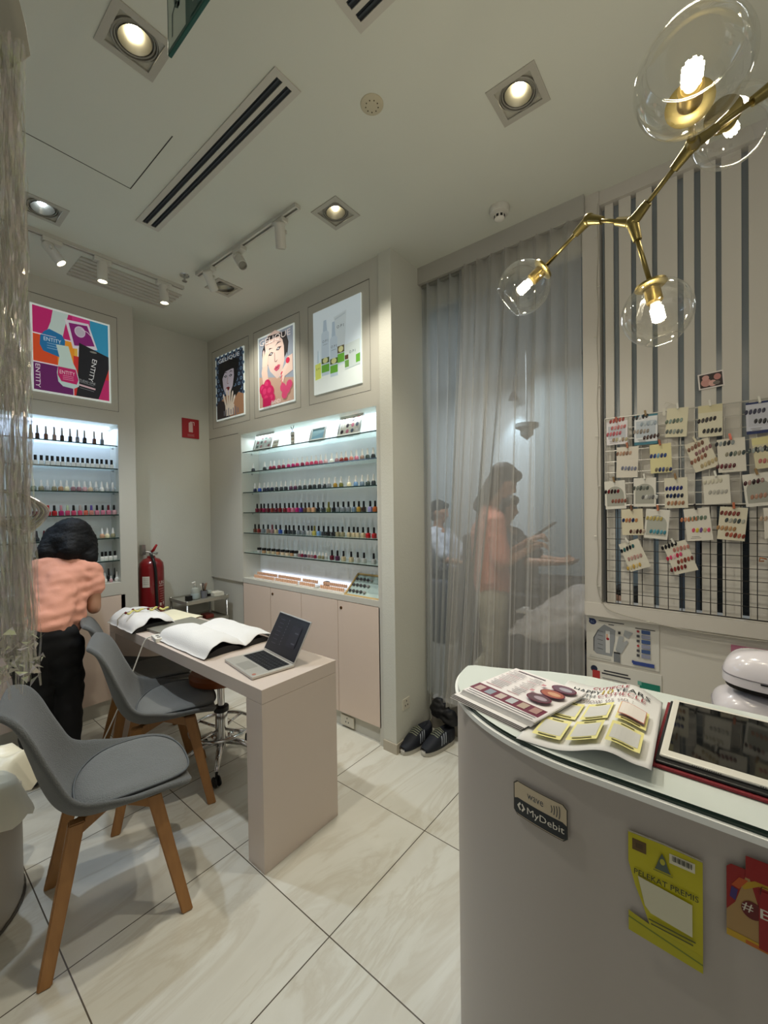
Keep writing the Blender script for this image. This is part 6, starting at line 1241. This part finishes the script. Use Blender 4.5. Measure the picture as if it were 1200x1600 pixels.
# ================================================= chandelier
M_GLOBE = clear_glass('bubble_glass', (.97, .97, .95, 1), .035, .85, .16)
T = thing('branch_chandelier', 'brass branching pendant lamp with clear bubble glass globes over the counter', 'chandelier', (0, 0, 0))
J1, J2, J3, J0 = cp3(1083, 225, .85), cp3(988, 348, .98), cp3(920, 343, 1.08), cp3(1215, 130, .80)
def rod(a, b_, r=.0052): mk('brass_rod', tb([a, b_], r, 12), M_BRASS, T, smooth=True)
def joint(p, ends, L=.045):
    b = bmesh.new()
    for e in ends: d = (V(e) - V(p)).normalized(); tube(b, [V(p), V(p) + d * L * .5, V(p) + d * L], [.0135, .0115, .0095], 12)
    ellip(b, p, (.015, .015, .015)); o = mk('brass_joint', b, M_BRASS, T, smooth=35); mk('set_screw', lathe([(0, -.001), (.003, 0), (.003, .003)], 8, off=V(p) - V(p).normalized() * .0), M_DARK, o)
capA, capB, capC, capD = cp3(1077, 166, .68), cp3(851, 418, 1.23), cp3(1016, 442, .97), cp3(1128, 178, .87)
rod(J1, J2); rod(J2, J3); rod(J1, J0); rod(J3, capB); rod(J2, capC); rod(J1, capA); rod(J0, cp3(1330, 60, .9)); rod(cp3(1105, 195, .86), capD)
hub = cp3(1330, 60, .9); rod(hub, (hub.x, hub.y, CEIL - .02), .007); mk('ceiling_canopy', lathe([(.0, -.03), (.05, -.025), (.055, 0)], 24, off=(hub.x, hub.y, CEIL)), M_BRASS, T, smooth=40)
joint(J1, (J2, J0, capA)); joint(J2, (J1, J3, capC)); joint(J3, (J2, capB)); joint(J0, (J1, hub))
def globe(cap, axis, R, nm, p=5.5, openr=.32, dent=0):
    ax = V(axis).normalized(); cap = V(cap); M4 = ax.to_track_quat('Z', 'Y').to_matrix().to_4x4(); M4.translation = cap
    mk('brass_cap', lathe([(.0, -.004), (.014, -.004), (.032, .002), (.034, .008), (.028, .012), (.0, .012)], 26, mt=M4), M_BRASS, T, smooth=40)
    s = mk('lamp_socket', lathe([(.0, .008), (.0175, .009), (.0175, .046), (.014, .05), (.0, .05)], 22, mt=M4), mat('97824a', .35, .9), T, smooth=40)
    bl = lathe([(.010, .05), (.011, .056), (.0125, .06), (.0125, .09), (.010, .094), (0, .095)], 20, mt=M4)
    for q in range(5):
        for k in range(9): aa = 2 * pi * (k + .5 * (q % 2)) / 9; box(bl, .012, .0138, -.0022, .0022, .063 + q * .006, .0665 + q * .006, mt=M4 @ Matrix.Rotation(aa, 4, 'Z'), mi=1)
    mk('led_bulb', bl, [mat('efe2c0', .4, emis=1.6), mat('fff6e0', .4, emis=14)], s)
    pr = []; N = 22
    for k in range(N + 1):
        th = .36 + (pi - .36 - openr) * k / N; pr.append((R * sin(th), R * .97 - R * cos(th) * 1.0 + .0))
    b = bmesh.new(); seg = 40; rings = []
    for r, z in pr:
        ring = []
        for k in range(seg):
            a = 2 * pi * k / seg; rr = r * (1 - dent * max(0, cos(3 * a + z * 14)) ** 6); ring.append(b.verts.new(M4 @ V((rr * cos(a), rr * sin(a), z + .002))))
        rings.append(ring)
    for a_, b2 in zip(rings, rings[1:]):
        for k in range(seg): b.faces.new((a_[k], a_[(k + 1) % seg], b2[(k + 1) % seg], b2[k]))
    mk('glass_globe', b, M_GLOBE, T, smooth=True)
    lip = [M4 @ V((pr[-1][0] * cos(2 * pi * k / 40), pr[-1][0] * sin(2 * pi * k / 40), pr[-1][1] + .002)) for k in range(40)]; mk('globe_rim', tb(lip, .0012, 6, closed=True), M_GLOBE, T, smooth=True)
    lamp('globe_bulb_light', 'POINT', cap + ax * .115, p, (1, .88, .68), shadow_soft_size=.02)
gA = cp3(1083, 100, .60); globe(capA, gA - capA, .076, 'A', 3.2, openr=.85)
gB = cp3(823, 445, 1.25); globe(capB, gB - capB, .076, 'B', 3.2, openr=.75)
gC = cp3(1028, 492, .965); globe(capC, gC - capC, .074, 'C', 3.2, openr=.5, dent=.10)
gD = cp3(1145, 205, .93); globe(capD, gD - capD, .076, 'D', 2, openr=.8)

# ================================================= left foreground
T = thing('white_tub', 'round white tub seat at the lower left edge, draped with satin', 'seat', (.04, 2.2, 0))
mk('tub_body', lathe([(.0, 0), (.318, 0), (.322, .02), (.322, .42), (.30, .45), (0, .455)], 56), mat('b8b2a6', .45), T, smooth=35); mk('base_ring', lathe([(.323, .0), (.329, .003), (.329, .008), (.323, .01)], 56, cap=False), mat('4c483f', .5), T)
T = thing('satin_cloth', 'crumpled ivory satin cloth piled on the round white tub', 'cloth', (.07, 2.2, .456))
def f(u, v):
    a = u * 2 * pi; r = v * (.345 + .03 * sin(a * 5) + .02 * sin(a * 9 + 1)); q = V((r * cos(a), r * sin(a), 0)); n = noise.noise(q * 7) * .05 + (1 - abs(noise.noise(q * 9 + V((3, 0, 0)))) * 2.2) * .045
    z = .075 * (1 - v ** 3) + n * (1 - v * .3); 
    if v > .86: z -= (v - .86) * .62
    return V((q.x, q.y, z + .0))
b = bmesh.new(); grid(b, f, 90, 40); bmesh.ops.remove_doubles(b, verts=b.verts, dist=1e-5); mk('cloth_body', b, mat('e8e1c8', .3), T, smooth=True)

# tinsel curtain
T = thing('tinsel_curtain', 'clear iridescent tinsel curtain hanging down the left edge of the view', 'tinsel curtain', (.02, 1.08, 0))
mt_ = bpy.data.materials.new('iridescent_film'); mt_.use_nodes = True; n = mt_.node_tree; n.nodes.clear()
out = n.nodes.new('ShaderNodeOutputMaterial'); mx = n.nodes.new('ShaderNodeMixShader'); tr = n.nodes.new('ShaderNodeBsdfTransparent'); gl_ = n.nodes.new('ShaderNodeBsdfPrincipled')
gl_.inputs['Roughness'].default_value = .1; gl_.inputs['Metallic'].default_value = .35; lw = n.nodes.new('ShaderNodeLayerWeight'); lw.inputs[0].default_value = .5
cr = n.nodes.new('ShaderNodeValToRGB'); el = cr.color_ramp.elements; el[0].position = 0; el[0].color = lin('cfc8b6'); el[1].position = 1; el[1].color = lin('d8d2c2')
for p_, cc in ((.3, 'c9c6b0'), (.45, 'd3d2bc'), (.52, 'cfc0c4'), (.6, 'd2cdb8'), (.7, 'c9c4d0'), (.82, 'd2dcb4')): q = cr.color_ramp.elements.new(p_); q.color = lin(cc)
g = n.nodes.new('ShaderNodeNewGeometry'); nz = n.nodes.new('ShaderNodeTexNoise'); nz.inputs['Scale'].default_value = 24; ad = n.nodes.new('ShaderNodeMath'); ad.operation = 'MULTIPLY_ADD'; ad.inputs[1].default_value = .5
n.links.new(g.outputs['Position'], nz.inputs['Vector']); n.links.new(lw.outputs['Facing'], ad.inputs[0]); n.links.new(nz.outputs[0], ad.inputs[2]); n.links.new(ad.outputs[0], cr.inputs[0]); n.links.new(cr.outputs[0], gl_.inputs['Base Color'])
mx.inputs[0].default_value = .46; n.links.new(tr.outputs[0], mx.inputs[1]); n.links.new(gl_.outputs[0], mx.inputs[2]); n.links.new(mx.outputs[0], out.inputs[0])
rnd = random.Random(3); b = bmesh.new()
def ribbon(x, y, z0, z1, w, seed):
    n_ = 70; ph = rnd.uniform(0, 6.3); pv_ = None; w = w * rnd.uniform(.5, 1.5); dx = dy = 0
    for i in range(n_ + 1):
        t = i / n_; z = z0 + (z1 - z0) * t; ph += rnd.uniform(-.1, .75); dx = .9 * dx + rnd.gauss(0, .0012); dy = .9 * dy + rnd.gauss(0, .0012); d = V((cos(ph), sin(ph), rnd.uniform(-.25, .25))) * w / 2
        c_ = V((x + dx, y + dy, z)); cur = (b.verts.new(c_ - d), b.verts.new(c_ + d))
        if pv_: b.faces.new((pv_[0], pv_[1], cur[1], cur[0]))
        pv_ = cur
for i in range(560): ribbon(.18 - .42 * rnd.random() ** 1.3, rnd.uniform(-.05, .05), 2.38, 1.17 + rnd.uniform(-.05, .08), .0035, rnd.uniform(0, 9))
st = mk('tinsel_strands', b, mt_, T); st['kind'] = 'stuff'
b = bmesh.new()
for i in range(520):
    p = V((rnd.uniform(-.05, .18), rnd.uniform(-.05, .05), 1.205 + rnd.uniform(-.045, .05))); p.y -= .02; pts = [p + V((rnd.gauss(0, .007), rnd.gauss(0, .007), rnd.gauss(0, .007))) for _ in range(3)]
    b.faces.new([b.verts.new(q) for q in pts])
for i in range(12):
    p = V((.145 + rnd.uniform(-.01, .01), rnd.uniform(-.02, .02), 1.52)); s_ = rnd.uniform(-1, 1); q = [p, p + V((.03, 0, -.01)), p + V((.055 + .01 * s_, .0, -.04)), p + V((.03, .01, -.07 - .02 * s_)), p + V((-.01, 0, -.06))]
    tube(b, smoothpts(q, 5), .002, 5)
m2_ = mt_.copy(); m2_.name = 'iridescent_ends'; [setattr(q.inputs[0], 'default_value', .8) for q in m2_.node_tree.nodes if q.type == 'MIX_SHADER']
e_ = mk('curled_ends', b, m2_, T); e_['kind'] = 'stuff'
b = bmesh.new()
def f(u, v):
    rx = .165 + .035 * min(1, v / .14) - .085 * max(0, (v - .14) / .86); return V((-.35 + (rx + .35) * u, .03 * sin(u * 16 + v * 2) * (1 - v * .5), 2.34 + .4 * v))
grid(b, f, 30, 8); o = mk('gathered_header', b, mat('aaa696', .6, alpha=.75), T, smooth=True); solid(o, .002)
mk('top_rod', tb([(-.4, 0, 2.78), (.06, 0, 2.78)], .012, 10), mat('a5a294', .5), T)
for x in (-.3, .04): mk('hanging_cord', tb([(x, 0, 2.78), (x, 0, CEIL)], .002, 6), mat('a5a294', .5), T)

# ================================================= shoes by the pier
def sneaker(label, toe, heel, flat=0):
    toe, heel = V(toe), V(heel); d = toe - heel; L = d.length; T = thing('sneaker', label, 'shoe', (heel.x, heel.y, 0), math.atan2(d.y, d.x), 'dark sneakers at the foot of the pier')
    def fw_(t): return .032 + .014 * sin(pi * min(1, t * .9 + .1)) + .006 * (t > .5)
    P_ = lambda t: .030 + .017 * math.sin(pi * (t ** 1.2)) + (.004 if t < .3 else 0)
    out_ = [(t * L, P_(t) * (1 - (abs(2 * t - 1)) ** 8 * .6)) for t in [k / 20 for k in range(21)]]; pl = [(x, -y) for x, y in out_] + [(x, y) for x, y in out_[::-1]]
    b = bmesh.new(); prism(b, pl, .0, .028); bmesh.ops.bevel(b, geom=list(b.edges), offset=.003, segments=1, affect='EDGES'); mk('sole', b, mat('b4b0a6', .6), T, smooth=40)
    def f(u, v):
        t = .02 + .96 * u; a = pi * v; hgt = .12 - .02 * t if t < .45 else .111 - (t - .45) * .13; hgt = max(hgt, .045); w_ = P_(t) * (1 - (abs(2 * t - 1)) ** 8 * .5) * .98
        e = .75; c_ = cos(a); s_ = sin(a); z = .026 + (hgt - .026) * abs(s_) ** .7; yy = w_ * (abs(c_) ** e) * (1 if c_ > 0 else -1)
        if t < .45 and s_ > .8: z -= .035 * min(1, (.45 - t) * 6) * min(1, t * 12)
        return V((t * L, yy, z))
    b = bmesh.new(); grid(b, f, 30, 16); o = mk('upper', b, mat('141821', .7), T, smooth=True); solid(o, .003, off=1)
    b = bmesh.new(); grid(b, lambda u, v: f(.74 + .26 * u, v) + V((.002, 0, .002)), 8, 16); o = mk('toe_cap', b, mat('2c323c', .7), T, smooth=True)
    b = bmesh.new(); grid(b, lambda u, v: f(.62 + .12 * u, .15 + .7 * v) + V((0, 0, .003)), 4, 12); mk('red_panel', b, mat('6a2028', .7), T, smooth=True)
    for s in (-1, 1):
        for k in range(3):
            b = bmesh.new(); grid(b, lambda u, v: f(.36 + k * .075 + .03 * u + .05 * (1 - v), (.03 + .25 * v) if s > 0 else 1 - (.03 + .25 * v)) + V((0, s * .0035, .001)), 2, 6); mk('white_stripe', b, mat('a4aab4', .6), T)
    for k in range(5): q = .42 + k * .05; mk('lace', tb([f(q, .3) + V((0, 0, .005)), f(q + .02, .5) + V((0, 0, .008)), f(q, .7) + V((0, 0, .005))], .003, 6), mat('7c806c', .7), T)
    return T
sneaker('left dark sneaker with red panel and grey sole beside the pier', V((1.965, 1.475, 0)), V((2.235, 1.45, 0)))
sneaker('right dark sneaker with three pale stripes, red panel and grey sole', V((2.03, 1.37, 0)), V((2.295, 1.32, 0)))
T = thing('black_bag', 'crumpled black bag behind the sneakers at the platform edge', 'bag', (2.285, 1.40, .12)); blob('bag_body', [('e', (-.01, .0, .06), (.04, .07, .07)), ('e', (-.02, -.08, .03), (.035, .06, .05))], .008, mat('0f0f12', .6), T, 3, .012, 18)
# small wall socket plates
def plate(label, loc, rz, w, h):
    T = thing('wall_socket', label, 'socket', loc, rz); mk('plate', bx(-w / 2, w / 2, -.006, .001, -h / 2, h / 2, .002), mat('cdc8b8', .4), T)
    b = bmesh.new()
    for x, z in ((0, .018), (-.012, -.008), (.012, -.008)): box(b, x - .003, x + .003, -.0068, -.0058, z - .005, z + .005)
    mk('pin_holes', b, M_DARK, T)
p = ony(640, 1076, 1.503); plate('small white socket low on the side of the pier', (2.05, 1.504, .27), 0, .07, .07)
p = onx(534, 1120, XC + .02); plate('white double socket in the plinth under the right display', (XC + .02 , 1.94, .052), -pi / 2, .12, .07)
